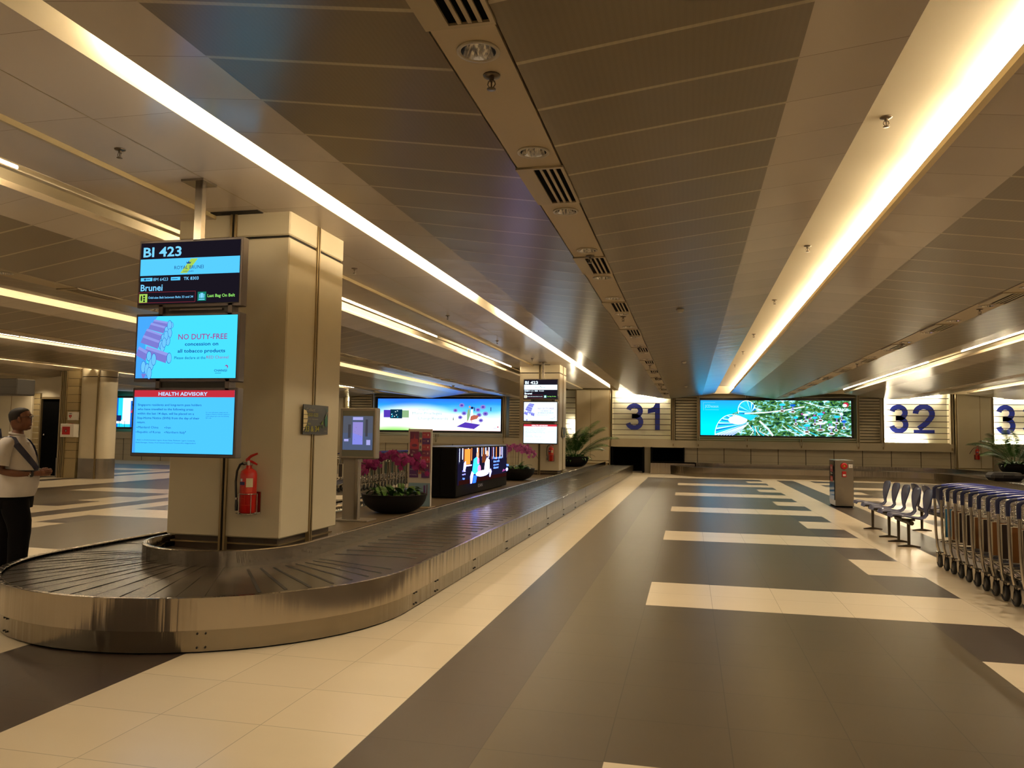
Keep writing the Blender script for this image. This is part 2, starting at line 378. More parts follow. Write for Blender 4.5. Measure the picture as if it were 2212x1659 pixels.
# wings: (valley edge, perforated end, lip, lip z)
WINGS = [(-.79, .53, 1.04, 3.43, 3.49), (3.50, 2.23, 1.68, 3.43, 3.49), (3.84, 5.15, 5.62, 3.43, 3.49), (8.05, 6.75, 6.18, 3.43, 3.49), (8.40, 9.7, 10.18, 3.43, 3.49),
         (12.60, 11.3, 10.75, 3.43, 3.49), (12.95, 14.3, 16, 3.43, 3.6), (-1.10, -2.43, -2.93, 3.465, 3.52), (-7.30, -6.10, -5.59, 3.47, 3.56), (-7.62, -8.85, -9.34, 3.43, 3.49),
         (-11.70, -10.4, -9.86, 3.43, 3.49), (-12.02, -13.3, -13.85, 3.43, 3.49), (-16.30, -15.0, -14.45, 3.43, 3.49), (-16.62, -17.9, -18.4, 3.43, 3.49), (-20.9, -19.6, -19.0, 3.43, 3.49), (-21.22, -22.5, -30, 3.43, 3.6)]
for v, p, l, zp, zl in WINGS:
    s = 1 if l > v else -1
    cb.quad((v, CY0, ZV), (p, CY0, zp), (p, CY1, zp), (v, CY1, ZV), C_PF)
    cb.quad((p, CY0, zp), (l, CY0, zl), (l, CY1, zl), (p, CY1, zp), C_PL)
    cb.quad((l, CY0, zl), (l, CY0, zl+.055), (l, CY1, zl+.055), (l, CY1, zl), C_ST)       # upstand of the lip
    cb.quad((l, CY0, zl+.055), (l-.012*s, CY0, zl+.055), (l-.012*s, CY1, zl+.055), (l, CY1, zl+.055), C_ST)
    cb.quad((v, CY0, ZV+.02), (l-.012*s, CY0, zl+.02), (l-.012*s, CY1, zl+.02), (v, CY1, ZV+.02), C_RC)
    for yy in (CY1,):
        cb.add([(v, yy, ZV), (p, yy, zp), (l, yy, zl), (l, yy, zl+.05), (p, yy, zp+.05), (v, yy, ZV+.05)], [(0, 1, 4, 5), (1, 2, 3, 4)], C_ST)
# recess above each cove
for a, b_ in ((1.04, 1.68), (5.62, 6.18), (10.18, 10.75), (-9.86, -9.34), (-14.45, -13.85), (-19.0, -18.4)):
    run([(a-.35, 3.46), (a-.35, 3.78), (b_+.35, 3.78), (b_+.35, 3.46)], [C_RC]*3)
    for yy in (34.1, CY0+.2): cb.quad((a-.35, yy, 3.46), (b_+.35, yy, 3.46), (b_+.35, yy, 3.78), (a-.35, yy, 3.78), C_RC)
run([(-2.5, 3.50), (-2.5, 3.95), (-3.45, 3.95), (-3.45, 3.72)], [C_RC]*3)
run([(-5.31, 3.675), (-5.31, 3.95), (-6.0, 3.95), (-6.0, 3.49)], [C_RC]*3)
# flat soffit over the columns, two levels with a trim at the step
run([(-3.45, 3.72), (-4.102, 3.72), (-4.67, 3.72)], [C_SO2, C_SO]); run([(-4.67, 3.72), (-4.67, 3.675)], [PANEL_D]); run([(-4.67, 3.675), (-4.70, 3.675)], [C_ST]); run([(-4.70, 3.677), (-5.31, 3.677)], [C_SO])
cb.quad((-3.45, CY1, 3.72), (-5.31, CY1, 3.72), (-5.31, CY1, 3.95), (-3.45, CY1, 3.95), C_ST)
cb.quad((-4.098, CY0, 3.719), (-4.106, CY0, 3.719), (-4.106, CY1, 3.719), (-4.098, CY1, 3.719), PANEL_D)
cb.quad((-34, CY0, 4.1), (17, CY0, 4.1), (17, 37, 4.1), (-34, 37, 4.1), C_DK)
tag(cb.build('ceiling'), kind='structure')

# fluorescent tubes in the coves
def cove(name_lab, x, z, y0, y1, lit, grp='lamp rows in the ceiling coves', L=1.15, pitch=1.22):
    r = empty('cove_light', (x, y0, z), 0, name_lab, 'ceiling light', grp)
    y = y0; k = 0
    while y < y1:
        if lit(y):
            b = MB(); b.cyl((0, y-y0, 0), (0, y-y0+L, 0), .019, M_TUBE, 8); b.build('tube', r)
        y += pitch; k += 1
    b = MB(); b.box(-.03, 0, -.034, .03, y1-y0, -.022, C_RC); b.build('batten', r)
    return r
cove('warm tube row hidden behind the lip of the widest lit ceiling slot', 1.80, 3.725, -13, 33.6, lambda y: True)
cove('tube row behind the thin straight light slot beside the big column', -2.74, 3.62, -12.0, 34, lambda y: y > 3.2 and not (11.5 < y < 13.2))
cove('added unseen tube row brightening the far side of the thin straight light slot', -3.31, 3.885, -12.0, 34, lambda y: y > 3.2 and not (11.5 < y < 13.2))  # added lamp row, out of sight, to whiten the slot's side wall
cove('tube row seen in the slot behind the big column, with dark gaps', -5.44, 3.695, -13, 34, lambda y: y < 5.0 or 7.0 < y < 16 or 18 < y < 23)
cove('tube row in the lit slot over the trolleys, third to the left', -9.16, 3.60, -13, 30, lambda y: True)
cove('bright tube row in the slot left of the three screens', -14.02, 3.525, -13, 30, lambda y: True)
cove('short tube row over the round column with the steel skirt', -18.55, 3.525, 8, 32, lambda y: int(y*3) % 7 != 0)
cove('tube row seen in the ceiling slot above the sign 32', 5.80, 3.525, -13, 31, lambda y: not (18.5 < y < 20.5))
cove('tube row in the ceiling slot furthest to the right', 10.35, 3.56, -13, 33, lambda y: True)

# ------------------------------------------------------------ back wall
YW = 35.4
wb = MB()
for x0, x1 in ((-34, -3.45), (-1.98, -1.68), (-.25, 17)): wb.box(x0, YW+.05, 0, x1, YW+.2, 1.14, PANEL)
wb.box(-34, YW+.6, 1.13, 17, YW+.7, 4.1, PANEL_D)                       # backing behind louvres
wb.box(-34, YW-.15, 1.13, -5.05, YW+.25, 1.46, PANEL); wb.box(-3.46, YW-.15, 1.13, 10.55, YW+.25, 1.46, PANEL); wb.box(11.92, YW-.15, 1.13, 17, YW+.25, 1.46, PANEL)
for i in range(-28, 14):
    x = i*1.13+.33
    if not (-3.5 < x < -.2): wb.box(x-.012, YW+.044, 0, x+.012, YW+.06, 1.13, C_DK)
for z in (.28, .56, .85):
    for x0, x1 in ((-34, -3.45), (-.25, 17)): wb.box(x0, YW+.046, z-.004, x1, YW+.06, z+.004, ALU)
for x0, x1 in ((-3.45, -1.98), (-1.68, -.25)): wb.box(x0, YW+1.2, 0, x1, YW+1.3, 1.2, MATTE); wb.box(x0-.02, YW+.2, 0, x0, YW+1.2, 1.2, MATTE); wb.box(x1, YW+.2, 0, x1+.02, YW+1.2, 1.2, MATTE); wb.box(x0, YW+.2, 1.14, x1, YW+1.2, 1.2, MATTE)
LOUV = [(-34, -29.9), (-24, -19.4), (-19.0, -17.5), (-16.25, -15.05), (-8.25, -6.9), (-.62, .30), (6.98, 7.85)]
for x0, x1 in LOUV:
    z = 1.50
    while z < 3.6:
        wb.add([(x0, YW+.10, z), (x1, YW+.10, z), (x1, YW+.10, z+.085), (x0, YW+.10, z+.085), (x1, YW+.2, z+.12), (x0, YW+.2, z+.12)], [(0, 1, 2, 3), (3, 2, 4, 5)], PANEL)
        wb.box(x0, YW+.22, z, x1, YW+.24, z+.12, C_DK)
        z += .125
wb.box(.3, YW+.25, 3.27, 7, YW+.3, 4.0, PANEL_D)
for z in (3.40, 3.52, 3.64): wb.box(-15, YW+.1, z, -8.4, YW+.2, z+.08, PANEL_D); wb.box(.3, YW+.1, z, 6.9, YW+.2, z+.08, PANEL_D)
tag(wb.build('wall_back'), kind='structure')
# wall posts: pairs of slim flanges with a foot bracket
pb = MB()
for x in (-15.0, -11.75, -8.45, -.80+.08, .36, 2.42, 4.65, 6.92, 7.88, 10.50, 12.0):
    full = x not in (-11.75, 2.42, 4.65)
    for zz in ([(1.28, 3.62)] if full else [(1.28, 1.58), (3.34, 3.5)]):
        for d in (-.05, .035): pb.box(x+d, YW-.2, zz[0], x+d+.02, YW+.14, zz[1], PANEL)
        pb.box(x-.03, YW-.1, zz[0], x+.035, YW, zz[1], ALU)
    pb.box(x-.02, YW-.19, 1.2, x+.02, YW-.14, 1.3, ALU)
for x0, x1 in ((-15, -8.45), (.36, 6.92)):
    for z in (1.60, 1.50, 3.36): pb.box(x0, YW-.06, z, x1, YW+.0, z+.035, PANEL)
tag(pb.build('trim_1'), kind='structure')
# pilasters on the back wall
def pilaster(x0, x1, joints, y0=34.9, z0=.5):
    b = MB(); b.bbox(x0, y0, z0, x1, YW+.1, 3.66, PANEL, .015); b.box(x0+.05, y0+.05, .0, x1-.05, YW+.1, z0, PANEL_D)
    for xj in joints: b.box(xj-.01, y0-.002, z0, xj+.01, y0+.01, 3.66, ALU)
    for xx in (x0-.05, x1+.0): b.box(xx, y0+.03, .0, xx+.05, y0+.12, 3.66, ALU)
    b.box(x0, y0-.01, z0-.1, x1, y0+.05, z0-.03, PANEL)
    return tag(b.build('column'), kind='structure')
pilaster(-5.0, -3.52, (-4.35,)); pilaster(10.62, 11.86, (11.45,)); pilaster(-17.4, -16.4, ())

# numbered sign boxes -------------------------------------------------
SIGN_BLUE = pr('sign_blue', (18, 40, 150), .5)
SIGN_WHITE = pr('sign_white', (240, 238, 220), .8)
M_SLAMP = em('sign_lamp', (1, .85, .56), 150, False)
M_BACK = em('sign_backlight', (1, .80, .46), 1.05, False)
def arc(cx, cz, r, a0, a1, n=14, rz=None):
    rz = rz or r
    return [(cx+r*cos(radians(a0+(a1-a0)*i/n)), cz+rz*sin(radians(a0+(a1-a0)*i/n))) for i in range(n+1)]
def stroke(b, pts, wd, y, mat, th=.02):
    P = [Vector((p[0], 0, p[1])) for p in pts]; L = []; R_ = []
    for i, p in enumerate(P):
        t = (P[min(i+1, len(P)-1)]-P[max(i-1, 0)]).normalized(); n_ = Vector((-t.z, 0, t.x))*wd/2
        L.append(p+n_); R_.append(p-n_)
    for i in range(len(P)-1):
        q = [L[i], L[i+1], R_[i+1], R_[i]]
        V = [(a.x, y, a.z) for a in q]+[(a.x, y+th, a.z) for a in q]
        b.add(V, [(0, 1, 2, 3), (0, 1, 5, 4), (3, 2, 6, 7), (0, 3, 7, 4), (1, 2, 6, 5)], mat)
def digit(d, x, z, w_, h, y, b):
    t = .27*w_
    if d == '3':
        ry1, ry2 = .24*h-t/4, .26*h-t/4; ax = w_/2-t/2; cx = x+w_/2; zm = z+.52*h
        stroke(b, arc(cx, z+h-t/2-ry1, ax*.93, 168, -90, 22, ry1)+[(cx-.14*w_, zm)], t, y, SIGN_BLUE)
        stroke(b, [(cx-.14*w_, zm)]+arc(cx, z+t/2+ry2, ax, 90, -168, 24, ry2), t, y, SIGN_BLUE)
    elif d == '1':
        b.prism([(0, 0), (0, 0)], 0, 0, SIGN_BLUE) if False else None
        for (a, c) in (((x+w_*.60, z), (x+w_*.98, z+h)),):
            b.box(a[0], y, a[1], c[0], y+.02, c[1], SIGN_BLUE)
        P = [(x, z+h*.62), (x+w_*.62, z+h*.68), (x+w_*.62, z+h*.84), (x+w_*.70, z+h), (x+w_*.62, z+h), (x+w_*.45, z+h*.86), (x, z+h*.78)]
        b.add([(p[0], y, p[1]) for p in P]+[(p[0], y+.02, p[1]) for p in P], [tuple(range(7)), tuple(range(7, 14))]+[(i, (i+1) % 7, 7+(i+1) % 7, 7+i) for i in range(7)], SIGN_BLUE)
    elif d == '2':
        r = h*.27; cx = x+w_*.5; ax = w_*.40
        pts = arc(cx, z+h-r-t*.30, ax, 178, -35, 16, r-t*.1)+[(x+w_*.62, z+h*.36), (x+w_*.25, z+h*.16)]
        stroke(b, pts, t, y, SIGN_BLUE); b.box(x, y, z, x+w_, y+.02, z+t*.72, SIGN_BLUE)
def number_sign(x0, x1, num, places, lamps, label):
    r = empty('number_sign', ((x0+x1)/2, YW+.1, 1.5), 0, label, 'sign', 'numbered belt signs on the back wall'); ox, oy, oz = r.location
    loc = Matrix.Translation((-ox, -oy, -oz))
    b = MB(); b.box(x0, YW+.42, 1.47, x1, YW+.45, 3.7, SIGN_WHITE); b.tf(loc).build('back_panel', r)
    b = MB()
    for xx in (x0-.03, x1): b.box(xx, YW-.02, 1.44, xx+.03, YW+.45, 3.72, PANEL)
    b.box(x0, YW-.02, 1.44, x1, YW+.45, 1.5, PANEL); b.tf(loc).build('frame', r)
    for (d, dx, dw) in places:
        b = MB(); digit(d, dx, 1.89, dw, 1.22, YW+.36, b); b.tf(loc).build('numeral', r)
    for z in (1.66, 1.90, 2.14, 2.38, 2.62, 2.86, 3.10, 3.34):
        b = MB(); b.box(x0, YW-.01, z-.013, x1, YW+.03, z+.013, pr('rail_dark', (48, 38, 24), .6)); b.tf(loc).build('rail', r)
    for (lx0, lz0, lx1, lz1) in lamps:
        b = MB(); b.cyl((lx0, YW+.33, lz0), (lx1, YW+.33, lz1), .02, M_SLAMP, 8); b.tf(loc).build('tube', r)
    return r
number_sign(-3.42, -.84, '31', [('3', -2.86, .80), ('1', -1.86, .55)], [(-3.2, 3.46, -1.1, 3.46)], 'lit sign box with the blue number 31 behind thin rails')
number_sign(7.97, 10.50, '32', [('3', 8.24, .76), ('2', 9.20, .80)], [(8.05, 3.46, 10.2, 3.46), (8.03, 1.6, 8.03, 3.2), (8.1, 1.56, 9.6, 1.56)], 'lit sign box with the blue number 32 behind thin rails')
number_sign(12.04, 14.9, '33', [('3', 12.32, .72), ('3', 13.3, .72)], [(12.1, 3.50, 14.6, 3.50), (12.08, 1.6, 12.08, 3.3), (12.1, 1.56, 13.5, 1.56)], 'glowing sign box behind the palm, cut off after a blue 3')
number_sign(-6.85, -5.1, '30', [('1', -6.75, .62)], [(-5.3, 1.75, -5.3, 2.3)], 'dim sign box half hidden by the far column, blue stroke showing')
number_sign(-19.0+1.6, -16.3, '', [], [(-17.3, 3.46, -16.35, 3.46), (-17.3, 3.2, -16.4, 3.2)], 'blank glowing sign box seen above the grey screen kiosk')

# ------------------------------------------------------------ big screens on the wall
def E_(n, c, s=1.0): return em('e_'+n, c, s)
def sky_mat(name, cols, axis=1, strength=1.2, noise=.0, z0=1.7, z1=3.25, blobs=()):
    """screen picture background: a vertical colour ramp with cloud noise (a displayed picture)"""
    mt = bpy.data.materials.new(name); mt.use_nodes = True; nt = mt.node_tree; nt.nodes.clear()
    o = nt.nodes.new('ShaderNodeOutputMaterial'); e = nt.nodes.new('ShaderNodeEmission'); e.inputs[1].default_value = strength
    tc = nt.nodes.new('ShaderNodeTexCoord'); sx = nt.nodes.new('ShaderNodeSeparateXYZ'); nt.links.new(tc.outputs['Object'], sx.inputs[0])
    mr = nt.nodes.new('ShaderNodeMapRange'); mr.inputs[1].default_value = z0; mr.inputs[2].default_value = z1; nt.links.new(sx.outputs[axis], mr.inputs[0])
    ad = nt.nodes.new('ShaderNodeMath'); ad.operation = 'ADD'; nt.links.new(mr.outputs[0], ad.inputs[0])
    if noise:
        mp = nt.nodes.new('ShaderNodeMapping'); mp.inputs['Scale'].default_value = (.5, 1, 1.6); nt.links.new(tc.outputs['Object'], mp.inputs[0])
        n = nt.nodes.new('ShaderNodeTexNoise'); n.inputs['Scale'].default_value = .8; n.inputs['Detail'].default_value = 4; nt.links.new(mp.outputs[0], n.inputs['Vector'])
        mm = nt.nodes.new('ShaderNodeMath'); mm.operation = 'MULTIPLY_ADD'; mm.inputs[1].default_value = noise; mm.inputs[2].default_value = -noise/2; nt.links.new(n.outputs[0], mm.inputs[0]); nt.links.new(mm.outputs[0], ad.inputs[1])
    else: ad.inputs[1].default_value = 0
    r = nt.nodes.new('ShaderNodeValToRGB'); el = r.color_ramp.elements
    for i, (p, c) in enumerate(cols):
        q = el[i] if i < 2 else el.new(p)
        q.position = p; q.color = (*lin(c), 1)
    nt.links.new(ad.outputs[0], r.inputs[0]); last = r.outputs[0]
    for (bx, bz, rx, rz, colr) in blobs:
        mp = nt.nodes.new('ShaderNodeMapping'); mp.inputs['Location'].default_value = (-bx/rx, 0, -bz/rz); mp.inputs['Scale'].default_value = (1/rx, 0, 1/rz); nt.links.new(tc.outputs['Object'], mp.inputs[0])
        ln = nt.nodes.new('ShaderNodeVectorMath'); ln.operation = 'LENGTH'; nt.links.new(mp.outputs[0], ln.inputs[0])
        rr = nt.nodes.new('ShaderNodeMapRange'); rr.interpolation_type = 'SMOOTHSTEP'; rr.inputs[1].default_value = 1; rr.inputs[2].default_value = .3; rr.inputs[3].default_value = 0; rr.inputs[4].default_value = 1; nt.links.new(ln.outputs['Value'], rr.inputs[0])
        mx = nt.nodes.new('ShaderNodeMix'); mx.data_type = 'RGBA'; nt.links.new(rr.outputs[0], mx.inputs[0]); nt.links.new(last, mx.inputs[6]); mx.inputs[7].default_value = (*lin(colr), 1); last = mx.outputs[2]
    nt.links.new(last, e.inputs[0]); nt.links.new(e.outputs[0], o.inputs[0]); return mt
def veg_mat():
    mt = bpy.data.materials.new('garden_picture'); mt.use_nodes = True; nt = mt.node_tree; nt.nodes.clear()
    o = nt.nodes.new('ShaderNodeOutputMaterial'); e = nt.nodes.new('ShaderNodeEmission'); e.inputs[1].default_value = 1.7
    tc = nt.nodes.new('ShaderNodeTexCoord'); mp = nt.nodes.new('ShaderNodeMapping'); mp.inputs['Scale'].default_value = (3.6, 1, 7); nt.links.new(tc.outputs['Object'], mp.inputs[0])
    n = nt.nodes.new('ShaderNodeTexNoise'); n.inputs['Scale'].default_value = 1.1; n.inputs['Detail'].default_value = 6; n.inputs['Roughness'].default_value = .7; n.inputs['Distortion'].default_value = .6
    nt.links.new(mp.outputs[0], n.inputs['Vector']); r = nt.nodes.new('ShaderNodeValToRGB'); el = r.color_ramp.elements
    cols = [(.33, (4, 28, 50)), (.42, (14, 52, 40)), (.47, (44, 96, 44)), (.51, (96, 140, 50)), (.545, (40, 105, 120)), (.58, (110, 215, 225)), (.63, (225, 255, 250))]
    for i, (p, c) in enumerate(cols):
        q = el[i] if i < 2 else el.new(p)
        q.position = p; q.color = (*lin(c), 1)
    nt.links.new(n.outputs[0], r.inputs[0]); nt.links.new(r.outputs[0], e.inputs[0]); nt.links.new(e.outputs[0], o.inputs[0]); return mt
EW = E_('white', (225, 255, 255), 1.3); ECY = E_('cyan', (40, 215, 255), 1.2); EBL = E_('blue', (20, 110, 225), 1.0); EDK = E_('dark', (18, 16, 24), 1); ERED = E_('red', (215, 45, 70), 1)
ETXT = E_('grey_text', (170, 200, 205), 1); EPUR = E_('purple', (90, 60, 190), 1); ELIL = E_('lilac', (150, 140, 225), 1); EORG = E_('orange', (205, 110, 50), 1); EPINK = E_('pink', (240, 130, 150), 1)
EGRN = E_('green', (60, 205, 120), 1); EBRN = E_('brown', (120, 60, 30), .7); ENAVY = E_('navy', (30, 40, 90), 1); ESKIN = E_('skin', (225, 160, 130), 1); EGREY = E_('grey', (90, 95, 110), .6)
def billboard(x0, z0, x1, z1, label):
    r = empty('video_billboard', ((x0+x1)/2, YW-.05, z0-.1), 0, label, 'billboard'); oz = z0-.1; ox = (x0+x1)/2
    L = Matrix.Translation((-ox, -(YW-.05), -oz))
    b = MB(); f = .10
    b.box(x0-f, YW-.05, z0-f, x1+f, YW+.25, z0, BLACK); b.box(x0-f, YW-.05, z1, x1+f, YW+.25, z1+f, BLACK); b.box(x0-f, YW-.05, z0, x0, YW+.25, z1, BLACK); b.box(x1, YW-.05, z0, x1+f, YW+.25, z1, BLACK)
    b.tf(L).build('frame', r)
    return r, L
def bb_flat(x0, z0, x1, z1): 
    b = MB(); return b, Flat(b, (x0, YW-.02, z0), (1, 0, 0), (0, 0, 1), x1-x0, z1-z0, -.0)
# gardens billboard
r, L = billboard(.46, 1.71, 6.67, 3.24, 'wide lit billboard of a waterside garden between signs 31 and 32')
b = MB(); F = Flat(b, (.46, YW-.02, 1.71), (1, 0, 0), (0, 0, 1), 6.21, 1.53, .0015)
GAR = veg_mat(); SEA = sky_mat('sea_picture', [(0, (0, 225, 255)), (1, (30, 140, 225)), (.35, (0, 190, 245)), (.75, (0, 170, 240))], 2, 1.9, .15, 0, 1.6)
F.rect(0, 0, 1, 1, GAR)
F.poly([(0, 0), (.10, 0), (.13, .35), (.22, .62), (.27, .72), (.33, 1), (0, 1)], SEA)
def shell(cx, cy_, rx, ry, tx, ty, a0, a1, n):
    pts = [(cx+rx*cos(radians(a0+(a1-a0)*i/24)), cy_+ry*sin(radians(a0+(a1-a0)*i/24))) for i in range(25)]
    F.poly(pts+[(tx, ty)], ECY); F.line(pts, .022, EW)
    for i in range(n):
        p = pts[int(24*i/(n-1))]; F.poly([(tx, ty), (p[0], p[1]), (p[0]+.006, p[1]-.03)], EW if i % 2 else EBL)
    F.poly([(tx, ty), pts[14], pts[9], pts[4]], EBL) if False else None
shell(.215, .02, .115, .57, .315, .34, 185, 40, 17)
F.poly([(.12, 0), (.23, 0), (.30, .24), (.32, .30)], EBL)
for k in range(6): F.line([(.12+k*.019, 0), (.22+k*.012, .16), (.32, .32)], .018, EW)
F.ell(.255, .44, .065, .13, EW, 20)
shell(.315, .72, .058, .27, .345, .66, 200, 10, 13)
F.poly([(.23, .62), (.33, .60), (.39, .58), (.36, .48), (.34, .42), (.30, .5)], ECY)
F.line([(.30, .62), (.45, .66), (.58, .73), (.70, .83)], .035, EW)
F.line([(.40, .42), (.46, .18), (.49, .0)], .05, EW)
for a in range(5): F.line([(.33+a*.02, .30-a*.02), (.36+a*.01, .12), (.34+a*.03, .0)], .022, (EW, ECY)[a % 2])
for a in range(4): F.line([(.55+a*.035, .30), (.60+a*.04, .14), (.66+a*.04, .02)], .02, (EW, ECY)[a % 2])
F.line([(.70, .95), (.80, .84), (.86, .80)], .02, EW); F.line([(.92, .10), (.97, .04), (1.0, .0)], .02, EW)
for (x, y, s, c) in ((.64, .52, .02, ECY), (.705, .60, .026, EW), (.765, .52, .022, ECY), (.80, .62, .028, ECY), (.80, .36, .042, EW), (.86, .40, .022, EGRN), (.90, .36, .02, EGRN), (.905, .55, .024, ECY), (.935, .62, .016, EW), (.95, .42, .022, EBL), (.87, .26, .03, EW), (.55, .88, .026, ECY), (.62, .86, .025, EBL), (.71, .30, .03, ECY)):
    F.line([(x, y-.17), (x, y)], .03, ELIL); F.ell(x, y-.18, s*.7, .04, EW, 14); F.ell(x, y-.18, s*.45, .022, EBRN, 12); F.ell(x, y, s*.75, .035, c, 14)
for (x, y) in ((.68, .62), (.76, .58), (.82, .66), (.73, .48)): F.ell(x, y, .008, .028, E_('magenta', (190, 90, 170), 1), 8)
F.text('JCDecaux', .03, .79, .125, .075, E_('pale_cyan', (130, 225, 250), 1.1), .03)
F.line([(.02, .70), (.02, .93), (.10, .93)], .006, E_('pale_cyan', (130, 225, 250), 1.1)); F.line([(.03, .72), (.125, .72)], .008, E_('pale_cyan', (130, 225, 250), 1.1))
F.text('CHANGI', .865, .70, .97, .085, EW, .03); F.line([(.87, .66), (.94, .66)], .02, EW)
F.ell(.962, .88, .018, .07, ERED, 14); F.ell(.955, .86, .015, .045, EW, 12)
b.tf(L).build('screen', r)
# rewards billboard
r, L = billboard(-14.78, 1.75, -8.62, 3.26, 'wide lit billboard with blue sky and a dancing couple, left of the far column')
b = MB(); F = Flat(b, (-14.78, YW-.02, 1.75), (1, 0, 0), (0, 0, 1), 6.16, 1.51, .0015)
SKY = sky_mat('sky_picture', [(0, (250, 190, 180)), (1, (40, 110, 235)), (.16, (235, 235, 245)), (.42, (215, 240, 255)), (.68, (90, 185, 255)), (.85, (40, 140, 250))], 2, 1.5, .35, 0, 1.55, ((-1.3, .72, 2.6, .75, (240, 255, 252)), (.8, .55, 2.0, .5, (240, 250, 252)), (-2.2, .0, 2.0, .42, (150, 240, 120))))
F.rect(0, 0, 1, 1, SKY)
EH = E_('haze_white', (235, 255, 250), 1.3)
F.rect(.05, .40, .11, .64, EPUR); F.rect(.20, .40, .26, .63, E_('sage', (150, 190, 140), 1)); F.rect(.105, .37, .205, .66, E_('deep_teal', (15, 55, 75), 1))
for k in range(9): F.ell(.115+rnd.random()*.08, .40+rnd.random()*.22, .005, .015, ECY if k % 2 else EW, 6)
F.text('Fly high on', .34, .635, .42, .035, ETXT); F.text('More Privileges', .29, .50, .53, .085, ETXT); F.text('with', .29, .345, .33, .03, ETXT); F.text('Changi Rewards', .335, .34, .58, .085, ETXT); F.text('i', .62, .33, .628, .10, E_('sage_d', (90, 120, 120), 1), .02)
F.text('Sign up today at www.changirewards.com', .05, .245, .255, .018, ETXT)
F.poly([(.65, .13), (.72, .27), (.84, .20), (.79, .06)], EPUR)
for x, y, s in ((.69, .80, .022), (.64, .64, .018), (.71, .55, .02), (.68, .42, .018), (.82, .66, .02), (.86, .75, .022), (.88, .54, .022), (.845, .33, .018), (.83, .50, .02)): F.ell(x, y, s, s*3.2, ELIL, 10); F.ell(x, y, s*.5, s*1.4, EPUR, 8)
for x in (.79, .92): F.rect(x, .62, x+.006, .74, ENAVY)
F.poly([(.735, .32), (.745, .32), (.76, .50), (.755, .70), (.74, .66), (.735, .5)], E_('sage', (150, 190, 140), 1)); F.ell(.755, .75, .008, .035, ESKIN, 10)
F.poly([(.76, .32), (.815, .38), (.83, .48), (.785, .50), (.765, .45)], E_('coral', (200, 110, 90), 1)); F.poly([(.762, .48), (.785, .48), (.78, .68), (.765, .66)], EW); F.ell(.775, .72, .012, .04, ENAVY, 10); F.line([(.775, .34), (.772, .25)], .02, ESKIN); F.line([(.74, .34), (.735, .28)], .02, ESKIN)
F.text('CHANGI', .935, .08, .98, .03, ELIL); F.ell(.98, .13, .006, .02, ERED, 8)
b.tf(L).build('screen', r)
# third billboard, far left
r, L = billboard(-30.6, 1.72, -25.2, 3.25, 'lit billboard with a person in red, seen left of the health screen')
b = MB(); F = Flat(b, (-30.6, YW-.02, 1.72), (1, 0, 0), (0, 0, 1), 5.4, 1.53, .0015)
F.rect(0, 0, 1, 1, ECY); F.rect(.0, 0, .22, 1, EBL); F.rect(.27, .1, .40, 1, EW); F.rect(.36, 0, .40, .9, EBL); F.poly([(.36, .5), (.40, .72), (.43, .72), (.44, .45)], E_('hotpink', (235, 60, 110), 1)); F.ell(.385, .77, .01, .04, ENAVY, 8); F.line([(.40, .45), (.37, .1)], .05, EBL); F.poly([(0, .12), (.3, .12), (.32, .24), (0, .26)], EW); F.rect(.2, .2, .26, .40, ENAVY); F.line([(.24, 0), (.24, .2)], .015, ENAVY); F.line([(.3, 0), (.3, .2)], .015, ENAVY); F.rect(.6, .2, .9, .8, EPINK)
b.tf(L).build('screen', r)

# ------------------------------------------------------------ columns
def column(y):
    b = MB(); x0, x1, y1 = -5.09, -3.845, y+1.22
    b.bbox(x0, y, .51, x1, y1, 3.46, PANEL, .012); b.bbox(x0, y, 3.485, x1, y1, 3.78, PANEL, .012); b.box(x0+.02, y+.02, 3.44, x1-.02, y1-.02, 3.5, C_DK)
    b.box(x0+.06, y+.06, 0, x1-.06, y1-.06, .52, pr('plinth_brown', (66, 54, 42), .5)); b.box(x0+.03, y+.03, .44, x1-.03, y1-.03, .455, ALU)
    ix = -4.46
    for d in (-.036, .012): b.box(ix+d, y-.02, .38, ix+d+.022, y+.03, 3.76, ALU)
    b.box(ix-.02, y-.006, .38, ix+.02, y+.03, 3.76, C_DK)
    jy = y+.60
    for d in (-.03, .01): b.box(x1-.03, jy+d, .38, x1+.015, jy+d+.02, 3.76, ALU)
    b.box(x1-.03, jy-.02, .38, x1+.004, jy+.02, 3.76, C_DK)
    b.box(x0+.35, y-.10, 3.712, x1-.30, y+.1, 3.722, C_DK)
    return tag(b.build('column'), kind='structure')
column(6.87); column(23.28)
# rounded column with steel skirt and the slatted stub with the first-aid cabinet
b = MB()
def rrect(x0, y0, x1, y1, r, n=6):
    P = []
    for cx, cy_, a in ((x1-r, y1-r, 0), (x0+r, y1-r, 90), (x0+r, y0+r, 180), (x1-r, y0+r, 270)):
        P += [(cx+r*cos(radians(a+90*i/n)), cy_+r*sin(radians(a+90*i/n))) for i in range(n+1)]
    return P
b.prism(rrect(-19.08, 21.1, -18.0, 21.75, .25), .63, 3.22, PANEL, True); b.prism(rrect(-19.08, 21.1, -18.0, 21.75, .25), 3.245, 3.6, PANEL, True)
b.prism(rrect(-19.06, 21.12, -18.02, 21.73, .24), 0, 3.6, C_DK, True); b.prism(rrect(-19.09, 21.09, -17.99, 21.76, .25), 0, .63, STEEL2, True)
for x in (-18.32, -18.29): b.box(x, 21.06, 0, x+.016, 21.14, 3.6, ALU)
tag(b.build('column'), kind='structure')
b = MB(); z = 0
b.box(-19.50, 21.2, 0, -19.09, 21.6, 3.6, C_DK)
for i in range(13):
    z0 = 0 if i == 0 else .63+(i-1)*.255; z1 = .62 if i == 0 else z0+.243
    b.box(-19.51, 21.15, z0, -19.08, 21.6, z1, PANEL_D)
